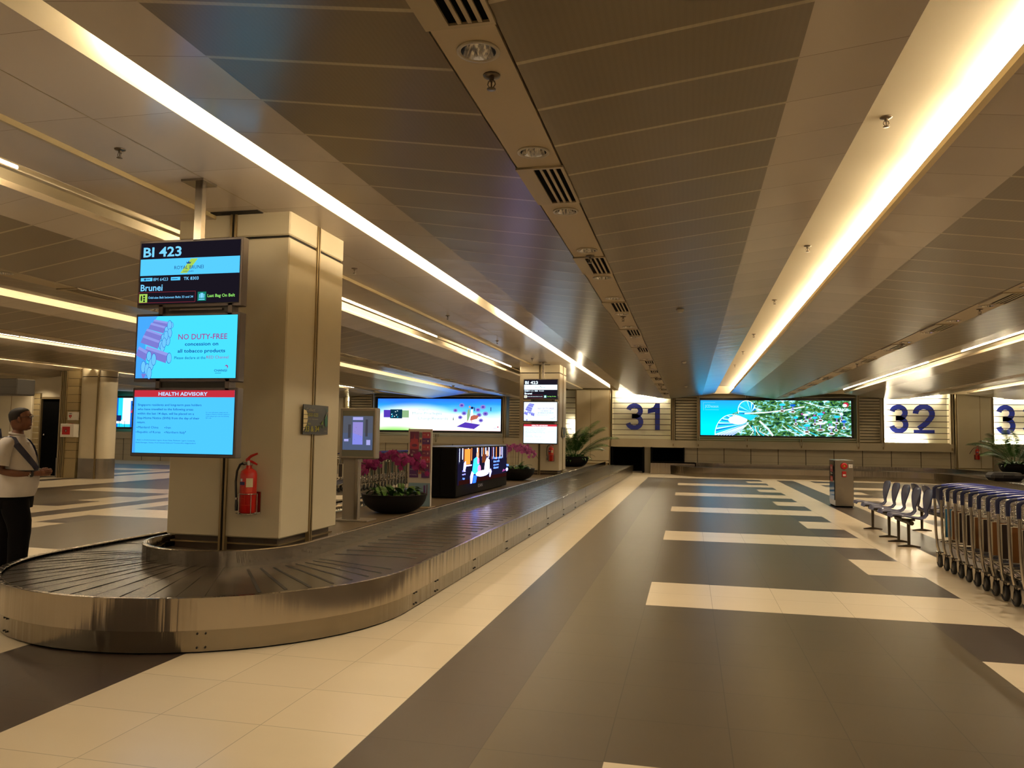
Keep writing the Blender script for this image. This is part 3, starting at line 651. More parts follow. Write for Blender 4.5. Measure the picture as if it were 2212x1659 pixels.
for x in (-19.72, -19.66, -19.60, -19.54): b.box(x, 21.1, 0, x+.035, 21.6, 3.6, ALU)
b.bbox(-19.90, 21.25, .63, -19.73, 21.9, 3.6, PANEL, .02); b.box(-19.9, 21.24, 0, -19.73, 21.9, .63, STEEL2)
tag(b.build('column'), kind='structure')
b = MB(); WY = 21.9
b.box(-21.2, WY, 2.62, -19.8, WY+.3, 3.9, PANEL); b.box(-34, WY, 2.75, -21.2, WY+.3, 3.9, PANEL); b.bbox(-22.95, WY-.1, 0, -21.5, WY+.3, 2.9, PANEL, .02); b.box(-22.33, WY-.105, 0, -22.31, WY-.09, 2.9, ALU)
for i in range(14): b.box(-21.49, WY-.02, .1+i*.19, -21.25, WY+.05, .27+i*.19, PANEL_D)
tag(b.build('wall_left'), kind='structure')
d = MB(); d.box(-21.2, WY+.06, 0, -19.85, WY+.12, 2.55, MATTE); d.box(-21.24, WY-.02, 0, -21.2, WY+.1, 2.62, ALU); d.box(-21.24, WY-.02, 2.55, -19.8, WY+.1, 2.62, ALU)
dd = tag(d.build('door_1'), kind='structure'); h = MB(); h.ball((-21.08, WY+.03, 1.35), .03, CHROME, 8); h.build('door_knob', dd)
b = MB(); b.box(-34, WY+.6, 0, -22.9, WY+.7, 3, pr('shop_pink', (206, 168, 160), .6)); b.box(-34, 27.9, 0, -31.5, 28, 4, PANEL)
tag(b.build('wall_shop'), kind='structure')

# ------------------------------------------------------------ carousel
ZR, ZI, ZB, ZIS = .385, .50, .355, .38
def car_path(kind, n=40):
    """list of (outer point, inner point) along the loop"""
    P = []
    off = kind
    xo, co, ro = -2.38, (-4.12, 6.42), 1.74
    xi, ci, ri = -3.53, (-4.33, 6.85), .80
    y = 33.6
    ys = [33.6-i*.27 for i in range(100)]
    ys = [v for v in ys if v > 6.95]
    for v in ys: P.append(((xo, v), (xi, v)))
    na = 26
    for i in range(na+1):
        a = -pi*i/na
        P.append(((co[0]+ro*cos(a), co[1]+ro*sin(a)), (ci[0]+ri*cos(a), ci[1]+ri*sin(a))))
    for v in reversed(ys): P.append(((co[0]-ro-.02*(v-6.4)/27, v), (ci[0]-ri, v)))
    return P
CP = car_path(0)
def offs(pts, d):
    out = []
    for i, p in enumerate(pts):
        a = pts[max(i-1, 0)]; c = pts[min(i+1, len(pts)-1)]; tx, ty = c[0]-a[0], c[1]-a[1]; L = math.hypot(tx, ty) or 1
        out.append((p[0]+ty/L*d, p[1]-tx/L*d))
    return out
car = empty('baggage_carousel', (-4.1, 4.7, 0), 0, 'stainless baggage carousel curving round the big column', 'baggage carousel')
CL = Matrix.Translation((4.1, -4.7, 0))
out = [p[0] for p in CP]; inn = [p[1] for p in CP]
def band(b, pts, z0, z1, mat, smooth=True):
    n = len(pts); b.add([(x, y, z0) for x, y in pts]+[(x, y, z1) for x, y in pts], [(i, i+1, n+i+1, n+i) for i in range(n-1)], mat, smooth); return b
# outward = away from the belt; for this travel direction offs(+) points ...
def outw(pts, d): return offs(pts, d*SGN)
_t = offs(out, .1)[5]; SGN = 1 if _t[0] > out[5][0] else -1
b = MB(); band(b, outw(out, .035), .165, ZR, CSTEEL); band(b, outw(out, .035), .16, .165, CSTEEL2)
n = len(out); o1, o2 = outw(out, .035), outw(out, .0)
b.add([(x, y, .165) for x, y in o1]+[(x, y, .165) for x, y in o2], [(i, i+1, n+i+1, n+i) for i in range(n-1)], CSTEEL2)
o3 = outw(out, -.02)
b.add([(x, y, ZR) for x, y in o1]+[(x, y, ZR+.004) for x, y in offs(out, .01*SGN)]+[(x, y, ZR-.006) for x, y in o3], [(i, i+1, n+i+1, n+i) for i in range(n-1)]+[(n+i, n+i+1, 2*n+i+1, 2*n+i) for i in range(n-1)], CSTEEL, True)
b.tf(CL).build('upper_panel', car)
b = MB(); band(b, outw(out, .0), .012, .17, CSTEEL2); b.tf(CL).build('kick_panel', car)
b = MB(); band(b, outw(out, -.02), 0, .02, MATTE); b.tf(CL).build('floor_seal', car)
b = MB(); band(b, inn, ZB-.02, ZI-.006, CSTEEL); i1, i2 = outw(inn, 0), outw(inn, -.045)
b.add([(x, y, ZI-.006) for x, y in i1]+[(x, y, ZI) for x, y in outw(inn, -.006)]+[(x, y, ZI-.002) for x, y in i2]+[(x, y, ZIS-.05) for x, y in i2], [(i, i+1, n+i+1, n+i) for i in range(n-1)]+[(n+i, n+i+1, 2*n+i+1, 2*n+i) for i in range(n-1)]+[(2*n+i, 2*n+i+1, 3*n+i+1, 3*n+i) for i in range(n-1)], CSTEEL, True)
b.tf(CL).build('inner_wall', car)
# belt of overlapping rubber plates
BELT = pr('belt_rubber', (48, 40, 31), .27, 0, .5, 1.6, .12, (2, 2, 2)); BELT_E = pr('belt_edge', (16, 13, 11), .6)
b = MB(); oo = outw(out, -.02); NB = 9
for i in range(n-1):
    rows = []
    st_ = 1 if (i < 97 or i > 128) else .35
    for j, dz, tt in ((i, .006*st_, .0), (i, .001, -.10), (i+1, -.002*st_, .0)):
        row = []
        for k in range(NB):
            f = k/(NB-1); a, c = oo[j], inn[j]
            x, y = a[0]+(c[0]-a[0])*f, a[1]+(c[1]-a[1])*f
            if tt:
                a2, c2 = oo[i+1], inn[i+1]; x2, y2 = a2[0]+(c2[0]-a2[0])*f, a2[1]+(c2[1]-a2[1])*f
                x, y = x+(x2-x)*.04, y+(y2-y)*.04
            bow = .035*(1-(2*f-1)**2)
            if j < n and abs(oo[j][0]+2.4) < .2: y += bow
            row.append((x, y, ZB+dz+.0012*sin(i*2.1+k)))
        rows.append(row)
    if i: b.add(prev_row+rows[0], [(k, k+1, NB+k+1, NB+k) for k in range(NB-1)], BELT_E if (i < 107 or i > 128) else BELT)
    prev_row = rows[2]
    b.add(rows[0]+rows[2], [(k, k+1, NB+k+1, NB+k) for k in range(NB-1)], BELT, True)
    e0 = [(x, y, z+.0015) for x, y, z in rows[0]]
    nx = CP[i][0]; e1 = []
    for k in range(NB):
        a, c = rows[0][k], rows[2][k]; wd = (.042 if (i < 99 or i > 150) else .026 if i < 107 else .005)/max(.05, math.hypot(c[0]-a[0], c[1]-a[1])); wd = min(wd, .2)
        e1.append((a[0]+(c[0]-a[0])*wd, a[1]+(c[1]-a[1])*wd, a[2]+(c[2]-a[2])*wd+.0015))
    if not (107 <= i <= 126): b.add(e0[:-1]+e1[:-1], [(k, k+1, NB-1+k+1, NB-1+k) for k in range(1 if k else 0, NB-2)], BELT_E)
b.tf(CL).build('belt', car)
# screws and joints in the side panels
b = MB()
X = -2.345
for yv in (6.35, 6.95, 8.3, 9.9, 11.4, 13.0, 14.7, 16.3, 18):
    b.box(X-.001, yv-.003, .17, X+.0015, yv+.003, ZR-.01, ALU) if yv not in (6.35,) else None
    for dy in (-.03, .03):
        for z in (.04, .135): b.cyl((-2.38, yv+.3+dy, z), (-2.372, yv+.3+dy, z), .008, C_DK, 8)
for a in (-62, -118):
    for da in (-.9, .9):
        for z in (.04, .135):
            x, y = -4.12+1.74*cos(radians(a+da)), 6.42+1.74*sin(radians(a+da)); dx, dy = cos(radians(a)), sin(radians(a))
            b.cyl((x, y, z), (x+dx*.008, y+dy*.008, z), .007, C_DK, 8)
b.tf(CL).build('panel_joints', car)
# island deck inside the loop
DECK = pr('brown_deck', (92, 80, 64), .45, 0, .08, 6)
b = MB(); ip = outw(inn, -.04)
b.add([(x, y, ZIS) for x, y in ip], [tuple(range(len(ip)))], DECK)
isl = tag(b.build('island_floor'), kind='structure')

# carousel along the back wall, curving towards us on the right
c2 = empty('baggage_carousel', (4, 32.3, 0), 0, 'stainless carousel along the back wall under signs 31 and 32', 'baggage carousel'); L2 = Matrix.Translation((-4, -32.3, 0))
def bez_corner(p0, p1, p2, n=14): return [((1-t)**2*p0[0]+2*t*(1-t)*p1[0]+t*t*p2[0], (1-t)**2*p0[1]+2*t*(1-t)*p1[1]+t*t*p2[1]) for t in [i/n for i in range(n+1)]]
po = [(-1.15, 35.3), (-.6, 33.5)]+[(.25, 32.35)]+[(x, 32.25) for x in (1, 2, 3, 4, 5, 6, 7)]+bez_corner((7.6, 32.25), (9.05, 32.2), (9.05, 30.6))+[(9.05, y) for y in (28, 25, 22, 20)]
pi_ = [(-.3, 35.3), (.1, 34.3)]+[(.9, 33.8)]+[(x, 33.75) for x in (1.3, 2, 3, 4, 5, 6, 7)]+bez_corner((8.2, 33.75), (10.2, 33.7), (10.2, 31.2))+[(10.2, y) for y in (28, 25, 22, 20)]
k = len(po)
b = MB(); band(b, po, .17, ZR, CSTEEL); band(b, [(x, y-.03) for x, y in po], ZR-.01, ZR, CSTEEL); b.tf(L2).build('upper_panel', c2)
b = MB(); band(b, [(x+.03 if x > 8 else x, y+.03) for x, y in po], 0, .17, CSTEEL2); b.tf(L2).build('kick_panel', c2)
b = MB(); b.add([(x, y, ZB) for x, y in po]+[(x, y, ZB+.01) for x, y in pi_], [(i, i+1, k+i+1, k+i) for i in range(k-1)], BELT, True); b.tf(L2).build('belt', c2)
b = MB(); band(b, pi_, ZB, .52, CSTEEL); b.add([(x, y, .52) for x, y in pi_]+[(x+.04, y+.04, .52) for x, y in pi_], [(i, i+1, k+i+1, k+i) for i in range(k-1)], CSTEEL); b.tf(L2).build('inner_wall', c2)
b = MB(); b.box(-1.66, 34.2, 0, .2, 34.25, .52, CSTEEL); b.box(-1.66, 34.2, .47, .2, 35.3, .52, CSTEEL2); b.tf(L2).build('feed_panel', c2)
b = MB(); b.add([(x+.04, y+.04, ZIS) for x, y in pi_]+[(17, 20, ZIS), (17, 35.4, ZIS), (-.2, 35.4, ZIS)], [tuple(range(k+3))], DECK); tag(b.build('island_floor'), kind='structure')
b = MB()
for x0 in (-3.46, -2.06, -1.70, -.30): b.bbox(x0, 35.0, 0, x0+.07, YW+.1, 1.14, MATTE, .01)
tag(b.build('trim_2'), kind='structure')

# ------------------------------------------------------------ hanging flight displays
S_W, S_H, S_Y = 1.03, .60, 5.91
D_FR = pr('display_frame', (92, 84, 84), .35, .4)
def lit(n, c, k):
    """picture colour of a screen, k = brightness of that display"""
    return em('%s_%d' % (n, int(k*100)), c, k)
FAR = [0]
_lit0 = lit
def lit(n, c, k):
    if FAR[0]:  # overexposed look of the far screens is put into their colours as white
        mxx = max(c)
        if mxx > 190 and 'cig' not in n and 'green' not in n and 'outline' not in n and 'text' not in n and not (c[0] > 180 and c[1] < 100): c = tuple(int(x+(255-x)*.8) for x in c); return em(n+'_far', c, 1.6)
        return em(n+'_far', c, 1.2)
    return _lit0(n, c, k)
def screen_flight(F, k):
    W = lit('d_white', (120, 205, 255), 1.15*k); D = lit('d_black', (26, 22, 32), 1); B = lit('d_band', (85, 200, 255), 1.1*k); Y = lit('d_lime', (170, 215, 90), 1); T = lit('d_teal', (20, 130, 110), 1); LG = lit('d_lgreen', (150, 235, 110), 1); R_ = lit('d_redline', (150, 50, 60), 1); N = lit('d_navy', (30, 70, 130), 1)
    F.rect(0, 0, 1, 1, D); F.text('BI 423', .025, .775, .415, .155, W, .022)
    F.rect(0, .465, 1, .735, B)
    F.poly([(.41, .49), (.48, .49), (.585, .72), (.515, .72)], Y)
    F.text('ROYAL BRUNEI', .35, .555, .645, .055, N); F.text('AIRLINES', .44, .505, .545, .02, N)
    F.poly([(.475, .64), (.512, .64), (.52, .675), (.503, .655), (.494, .69), (.485, .655), (.468, .675)], N)
    F.rect(.01, .375, .13, .43, B); F.text('8M 6423', .14, .375, .29, .05, W); F.rect(.32, .375, .415, .43, B); F.text('TK 8303', .45, .375, .60, .05, W, .012)
    F.ell(.055, .402, .012, .018, N, 8); F.line([(.07, .402), (.11, .402)], .012, N); F.line([(.33, .402), (.39, .402)], .01, N)
    F.text('Brunei', .015, .215, .24, .105, W, .016)
    F.line([(.0, .02), (.575, .02), (.575, .19), (.0, .19), (0, .02)], .006, R_)
    F.rect(.005, .025, .088, .165, Y); F.ell(.028, .095, .008, .05, D, 12); 
    for y in (.035, .075, .115): F.rect(.047, y, .066, y+.028, D)
    F.text('Odd-size Belt between Belts 33 and 34', .10, .085, .555, .035, W, .01)
    F.rect(.60, .03, .685, .175, T); F.rect(.615, .075, .668, .14, W); F.rect(.628, .14, .655, .155, W); F.rect(.612, .045, .672, .06, W)
    for x in (.624, .656): F.rect(x, .075, x+.004, .14, T)
    F.text('Last Bag On Belt', .70, .085, .97, .048, LG, .016)
def screen_duty(F, k):
    B = lit('d_cyan', (70, 215, 255), 1.15*k); B2 = lit('d_cyan2', (70, 165, 255), 1.1*k); P = lit('d_cig', (130, 130, 220), .95); P2 = lit('d_cig2', (150, 160, 240), 1); W = lit('d_pale', (110, 200, 255), 1.05*k); N = lit('d_text', (10, 60, 160), .9); M_ = lit('d_red', (165, 75, 150), .95); O = lit('d_outline', (20, 80, 200), .9)
    F.rect(0, 0, 1, 1, B); F.poly([(0, 0), (.16, 0), (.10, .3), (.08, .7), (.2, 1), (0, 1)], B2)
    def cig(x0, y0, x1, y1, w_):
        dx, dy = x1-x0, y1-y0
        F.poly([(x0, y0), (x1, y1), (x1-.02, y1-w_), (x0-.03, y0-w_*.95)], P); F.poly([(x0, y0), (x1, y1), (x1-.006, y1-w_*.3), (x0-.01, y0-w_*.3)], P2)
        F.ell(x1+.012, y1-w_*.5, .026, w_*.55, O, 16); F.ell(x1+.013, y1-w_*.5, .023, w_*.5, W, 16)
    cig(.17, .95, .33, .90, .10); cig(.14, .90, .29, .83, .11); cig(.10, .80, .26, .71, .11); cig(.07, .70, .24, .60, .13)
    for x, y in ((.33, .85), (.335, .72), (.32, .60), (.30, .68), (.27, .5), (.285, .57)): F.ell(x, y, .024, .08, O, 14); F.ell(x, y, .021, .074, W, 14)
    cig(.11, .52, .33, .40, .16); cig(.032, .515, .125, .43, .15)
    for x, y in ((.085, .18), (.125, .14), (.165, .22), (.19, .30), (.15, .08)): F.ell(x, y, .026, .1, O, 14); F.ell(x, y, .023, .093, W, 14)
    F.poly([(.07, .07), (.12, .07), (.10, .0), (.085, .0)], P)
    F.text('NO DUTY-FREE', .43, .615, .915, .085, M_, .012); F.text('concession on', .50, .515, .83, .055, N, .012); F.text('all tobacco products', .43, .405, .90, .055, N, .012); F.text('Please declare at the', .40, .30, .71, .045, N); F.text('RED Channel', .72, .305, .935, .045, M_)
    F.text('CHANGI', .80, .10, .925, .035, N, .01); F.line([(.81, .075), (.87, .075)], .006, N); F.ell(.92, .175, .016, .03, M_, 12); F.ell(.915, .165, .012, .022, B, 12)
def screen_health(F, k):
    B = lit('d_hblue', (75, 195, 255), 1.12*k); B2 = lit('d_hblue2', (70, 165, 255), 1.1*k); R_ = lit('d_hred', (200, 48, 62), 1); W = lit('d_hwhite', (190, 215, 255), 1.1); N = lit('d_htext', (8, 70, 190), .9)
    F.rect(0, 0, 1, 1, B); F.poly([(0, 0), (.03, 0), (.02, .89), (0, .89)], B2); F.rect(0, .89, 1, 1, R_); F.text('HEALTH ADVISORY', .245, .915, .735, .055, W, .03)
    for t, x1, y in (('Singapore residents and long-term pass holders', .68, .75), ('who have travelled to the following areas', .60, .68), ('within the last 14 days, will be placed on a', .61, .61), ('Stay-Home Notice (SHN) from the day of their', .665, .54), ('return.', .125, .47)):
        F.text(t, .04, y, x1, .034, N, .006)
    for t, x0, x1, y in (('Mainland China', .055, .26, .39), ('Iran', .34, .385, .39), ('Republic of Korea', .05, .285, .315), ('Northern Italy', .34, .53, .315)):
        F.text(t, x0, y, x1, .034, N); F.ell(x0-.012, y+.014, .004, .007, N, 8)
    F.text('1', .533, .335, .538, .018, N)
    F.text('1 Refers to 8 administrative regions: Aosta Valley, Piedmont, Liguria, Lombardy,', .04, .195, .635, .018, N, 0, .004); F.text('Emilia-Romagna, Veneto, Friuli Venezia Giulia and Trentino-Alto Adige/Sudtirol', .04, .155, .64, .018, N, 0, .004)
    for t, x1, y in (('For more information, please visit the', .945, .645), ('Singapore Ministry of Health website at', .96, .615), ('www.moh.gov.sg or scan the following', .955, .585), ('QR Code', .785, .557)): F.text(t, .73, y, x1, .014, N)
def flight_display(y, k, lab):
    root = empty('flight_display', (-4.2, y, 3.72), 0, lab, 'information display', 'hanging triple screen displays')
    L = Matrix.Translation((4.2, -y, -3.72))
    b = MB(); b.box(-4.31, y-.1, 3.70, -4.09, y+.1, 3.72, STEEL2); b.box(-4.235, y+.0, 3.2, -4.165, y+.06, 3.70, STEEL2); b.tf(L).build('ceiling_pole', root)
    b = MB(); b.box(-4.53, y+.02, 1.4, -3.86, y+.10, 3.15, BLACK)
    for x in (-4.55, -3.87): b.box(x, y+.0, 1.45, x+.04, y+.10, 3.15, D_FR)
    b.box(-4.45, y+.005, 2.585, -3.93, y+.02, 2.60, D_FR); b.tf(L).build('spine', root)
    for zc, fn in ((2.915, screen_flight), (2.26, screen_duty), (1.61, screen_health)):
        b = MB(); x0 = -4.775+(2.915-zc)*.0; z0 = zc-S_H/2; x1 = x0+S_W; z1 = zc+S_H/2
        b.bbox(x0, y, z0, x1, y+.09, z1, D_FR, .006); b.box(x0+.02, y-.002, z0+.025, x1-.02, y+.01, z1-.02, BLACK)
        b.box(x0+.3, y+.09, z0+.12, x1-.3, y+.10, z1-.12, BLACK)
        fr = b.tf(L).build('screen', root)
        b = MB(); F = Flat(b, (x0+.024, y-.004, z0+.032), (1, 0, 0), (0, 0, 1), S_W-.048, S_H-.055, .0003); fn(F, k); b.tf(L).build('picture', fr)
flight_display(S_Y, 1.0, 'hanging stack of three screens in front of the near big column')
FAR[0] = 1
flight_display(22.35, 2.4, 'smaller looking hanging stack of three screens at the far column')

# ------------------------------------------------------------ fire extinguishers
def extinguisher(x, y, z, rz, label, hang=False):
    root = empty('fire_extinguisher', (x, y, z), rz, label, 'fire extinguisher', 'red fire extinguishers on columns')
    b = MB(); b.lathe([(0, 0), (.068, 0), (.078, .012), (.078, .37), (.07, .40), (.045, .42), (.028, .43), (.026, .455), (0, .455)], 0, 0, RED, 24)
    b.build('cylinder', root)
    LBL = pr('label_cream', (215, 205, 170), .6); LBLU = pr('label_blue', (25, 30, 90), .6); LRED = pr('label_pale_red', (205, 70, 45), .5)
    def wrap(b, a0, a1, z0, z1, mt, r=.0787):
        n = 6; V = [(r*cos(radians(a0+(a1-a0)*i/n)), r*sin(radians(a0+(a1-a0)*i/n)), zz) for zz in (z0, z1) for i in range(n+1)]
        b.add(V, [(i, i+1, n+2+i, n+1+i) for i in range(n)], mt, True)
    b = MB(); wrap(b, -75, -28, .25, .335, LBL); wrap(b, -150, -85, .27, .30, LBLU); wrap(b, -125, -105, .305, .33, pr('label_white', (210, 215, 230), .6))
    for i in range(6): wrap(b, -150, -90-(i % 3)*8, .245-i*.014, .249-i*.014, LRED)
    wrap(b, -152, -85, .08, .083, LRED); wrap(b, -152, -85, .14, .143, LRED); wrap(b, -80, -30, .08, .083, LRED); wrap(b, -82, -80, .08, .24, LRED); wrap(b, -76, -30, .20, .245, LRED)
    b.build('label', root)
    b = MB(); b.cyl((0, 0, .455), (0, 0, .50), .018, CHROME, 10); b.cyl((-.05, -.01, .475), (0, 0, .475), .013, CHROME, 10); b.lathe([(0, 0), (.02, 0), (.02, .012), (0, .012)], -.05, -.012, CHROME, 10, 'y', cz=.475); b.tube([(.02, 0, .49), (.04, 0, .47), (.03, 0, .45), (.0, 0, .46)], .003, CHROME, 6)
    b.build('valve', root)
    b = MB(); b.box(-.03, -.012, .49, .0, .012, .52, RED); b.tube([(-.03, 0, .505), (.02, 0, .545), (.085, 0, .57)], [.012, .014, .010], RED, 6); b.tube([(-.02, 0, .50), (.03, 0, .49), (.085, 0, .465)], [.012, .013, .009], RED, 6)
    b.build('handle', root)
    b = MB()
    if hang: b.tube([(-.06, -.01, .475), (-.13, -.02, .47), (-.2, -.02, .40), (-.27, -.02, .28), (-.30, -.02, .22)], .012, BLACK, 8)
    else:
        b.tube([(-.06, -.01, .475), (-.09, -.012, .46), (-.118, -.014, .40), (-.128, -.014, .30), (-.122, -.014, .20), (-.115, -.014, .12), (-.112, -.014, .06)], [.011]*5+[.012, .016], BLACK, 8); b.cyl((-.115, -.014, .125), (-.115, -.014, .145), .013, CHROME, 8); b.cyl((-.112, -.014, .06), (-.11, -.014, .02), .015, BLACK, 8)
    b.build('hose', root)
    b = MB(); r = .09
    ring = [(r*cos(a), r*sin(a)) for a in [pi*.95+i*(pi*1.1)/12 for i in range(13)]]
    for zz in (.185, -.008): b.tube([(q[0], q[1], zz) for q in ring], .0045, CHROME, 6)
    for q in (ring[0], ring[4], ring[9], ring[12]): b.cyl((q[0], q[1], -.008), (q[0], q[1], .185), .004, CHROME, 6)
    b.box(-.10, .075, -.01, .09, .088, .2, CHROME); b.tube([(-.12, -.01, -.005), (-.09, .0, -.008), (0, -r, -.008)], .004, CHROME, 6)
    b.build('bracket', root)
    return root
extinguisher(-4.14, 6.775, .76, 0, 'red fire extinguisher in a wire bracket on the near big column')
extinguisher(-4.08, 23.18, .80, 0, 'small looking red fire extinguisher on the far column under the screens')
extinguisher(11.3, 34.82, .86, 0, 'red fire extinguisher on the pilaster beside the sign 32', True)

# odd-size sign on the column's side
def odd_sign(y, lab):
    root = empty('belt_notice', (-3.815, y, 1.52), 0, lab, 'notice', 'small dark notices on column sides'); X = 0
    K = pr('notice_black', (14, 12, 14), .4); b = MB(); b.box(0, -.275, 0, .008, .275, .305, K); b.build('board', root)
    Wt = pr('notice_white', (150, 135, 110), .6); Yl = pr('notice_yellow', (150, 145, 30), .6); Cr = pr('notice_cream', (225, 208, 160), .6); Te = pr('notice_teal', (25, 90, 78), .6); Gr = pr('notice_green', (90, 120, 35), .6)
    b = MB(); F = Flat(b, (.009, -.275, 0), (0, 1, 0), (0, 0, 1), .55, .305, .0004)
    F.poly([(.0, .10), (.06, .20), (.13, .33), (.165, .50), (.16, .68), (.10, .80), (0, .83)], Cr)
    for y0 in (.24, .38, .53, .67): F.line([(0, y0-.01), (.17, y0)], .02, K)
    F.text('Collect', .10, .78, .44, .10, Wt); F.text('ODD-SIZE', .13, .61, .57, .11, Yl, .01); F.text('items between', .14, .50, .57, .05, Wt); F.text('Belts', .17, .33, .28, .07, Yl); F.text('33 & 34', .06, .10, .62, .19, Yl, .02)
    F.ell(.90, .48, .06, .22, Te, 16); F.line([(.84, .55), (.97, .80)], .02, Wt); F.poly([(.68, .35), (.78, .33), (.77, .5)], Gr)
    for x in (.66, .79): F.ell(x, .26, .03, .045, Gr, 12); F.ell(x, .26, .018, .027, K, 12)
    F.ell(.88, .88, .02, .04, Te, 8); F.ell(.93, .82, .015, .03, Te, 8); F.text('CHANGI', .80, .11, .93, .03, Wt)
    b.build('print', root)
odd_sign(7.47, 'black notice about odd-size items and belts 33 & 34 on the near column')
odd_sign(23.88, 'tiny dark notice on the side of the far column')

# ------------------------------------------------------------ things on the island
def kiosk():
    y = 9.66; root = empty('screen_kiosk', (-4.33, y, ZIS), 0, 'grey screen on a post standing on the island beside the orchids', 'screen kiosk'); L = Matrix.Translation((4.33, -y, -ZIS))
    GK = pr('kiosk_grey', (150, 142, 132), .4, .3)
    b = MB(); b.bbox(-4.62, y-.05, ZIS, -4.13, y+.28, ZIS+.02, GK, .004); b.tf(L).build('base', root)
    b = MB(); b.bbox(-4.52, y+.02, ZIS, -4.30, y+.12, 1.25, GK, .01); b.box(-4.34, y+.0, ZIS, -4.30, y+.03, 1.2, STEEL2); b.tf(L).build('post', root)
    b = MB(); b.bbox(-4.56, y-.03, 1.20, -4.045, y+.12, 1.88, GK, .015); b.box(-4.52, y-.034, 1.235, -4.07, y-.02, 1.84, pr('kiosk_face', (108, 110, 102), .3)); b.tf(L).build('housing', root)
    b = MB(); F = Flat(b, (-4.51, y-.036, 1.32), (1, 0, 0), (0, 0, 1), .425, .45, .0004)
    SB = em('k_back', (88, 100, 130), .8); SL = em('k_lilac', (135, 140, 235), 1); SP = em('k_pale', (170, 170, 235), 1); SG = em('k_dim', (100, 104, 118), .7)
    F.rect(0, 0, 1, 1, SG); F.rect(.0, 0, 1, .5, SB); F.rect(.30, 0, .70, .98, SB); F.rect(.33, .16, .67, .82, SL); F.poly([(.33, .5), (.67, .4), (.67, .82), (.33, .82)], em('k_lav', (150, 140, 215), 1)); F.rect(.33, .88, .67, .97, SP)
    for q in range(6): F.ell(.36+rnd.random()*.28, .25+rnd.random()*.5, .008, .006, SB, 6)
    F.rect(.80, .15, .93, .30, SP); F.rect(.05, .25, .2, .32, SP); F.rect(.18, .35, .27, .75, em('k_dk', (84, 82, 90), .6)); F.rect(.76, .4, .84, .9, em('k_dk', (84, 82, 90), .6))
    b.tf(L).build('screen', root)
kiosk()
ORC = pr('orchid_magenta', (140, 14, 104), .55); ORC2 = pr('orchid_pink', (190, 92, 172), .55); LEAF = pr('leaf_green', (52, 92, 30), .4, 0, .25, 20); LEAF2 = pr('palm_green', (50, 88, 34), .45, 0, .25, 12); STEM = pr('stem_brown', (62, 50, 26), .6); SOIL = pr('soil', (30, 22, 15), .95); BOWL = pr('bowl_black', (8, 7, 7), .6, spec=.25)
def leaf(b, base, dir_, L, wd, mat, droop=.5, n=6, up=.6):
    d = Vector(dir_).normalized(); side = d.cross(Vector((0, 0, 1))).normalized(); P = Vector(base); V = []; F = []; ang = up
    for i in range(n+1):
        t = i/n; w2 = wd*math.sin(pi*(.12+.88*t))**.8*(1 if t < .98 else .05)
        V += [P+side*w2+Vector((0, 0, w2*.25)), P, P-side*w2+Vector((0, 0, w2*.25))]
        P = P+(d*cos(ang)+Vector((0, 0, 1))*sin(ang))*(L/n); ang -= droop/n*1.8
    for i in range(n): F += [(3*i, 3*i+1, 3*i+4, 3*i+3), (3*i+1, 3*i+2, 3*i+5, 3*i+4)]
    b.add(V, F, mat, True)
def blossom(b, c, nrm, s, mat, r_):
    n_ = Vector(nrm).normalized(); u = n_.orthogonal().normalized(); v = n_.cross(u)
    for k in range(5):
        a = 2*pi*k/5+r_; w_ = .55 if k % 2 else .42; d = u*cos(a)+v*sin(a); e = n_.cross(d); c_ = Vector(c)
        b.add([c_, c_+d*s*.5+e*s*w_+n_*s*.12, c_+d*s-n_*s*.08+e*s*.12, c_+d*s-n_*s*.08-e*s*.12, c_+d*s*.5-e*s*w_+n_*s*.12], [(0, 1, 2, 3, 4)], mat, True)
    b.ball((Vector(c)+n_*s*.12), s*.14, pr('orchid_throat', (120, 10, 60), .5), 5)
def bowl(b, R_, H_, rb):
    pf = [(0, 0), (rb, 0)]+[(rb+(R_-rb)*math.sin(t*pi/2)**.85, H_*(1-math.cos(t*pi/2))**.9) for t in [i/8 for i in range(1, 9)]]+[(R_+.008, H_+.008), (R_-.02, H_+.008), (R_-.04, H_-.03)]
    b.lathe(pf, 0, 0, BOWL, 40)
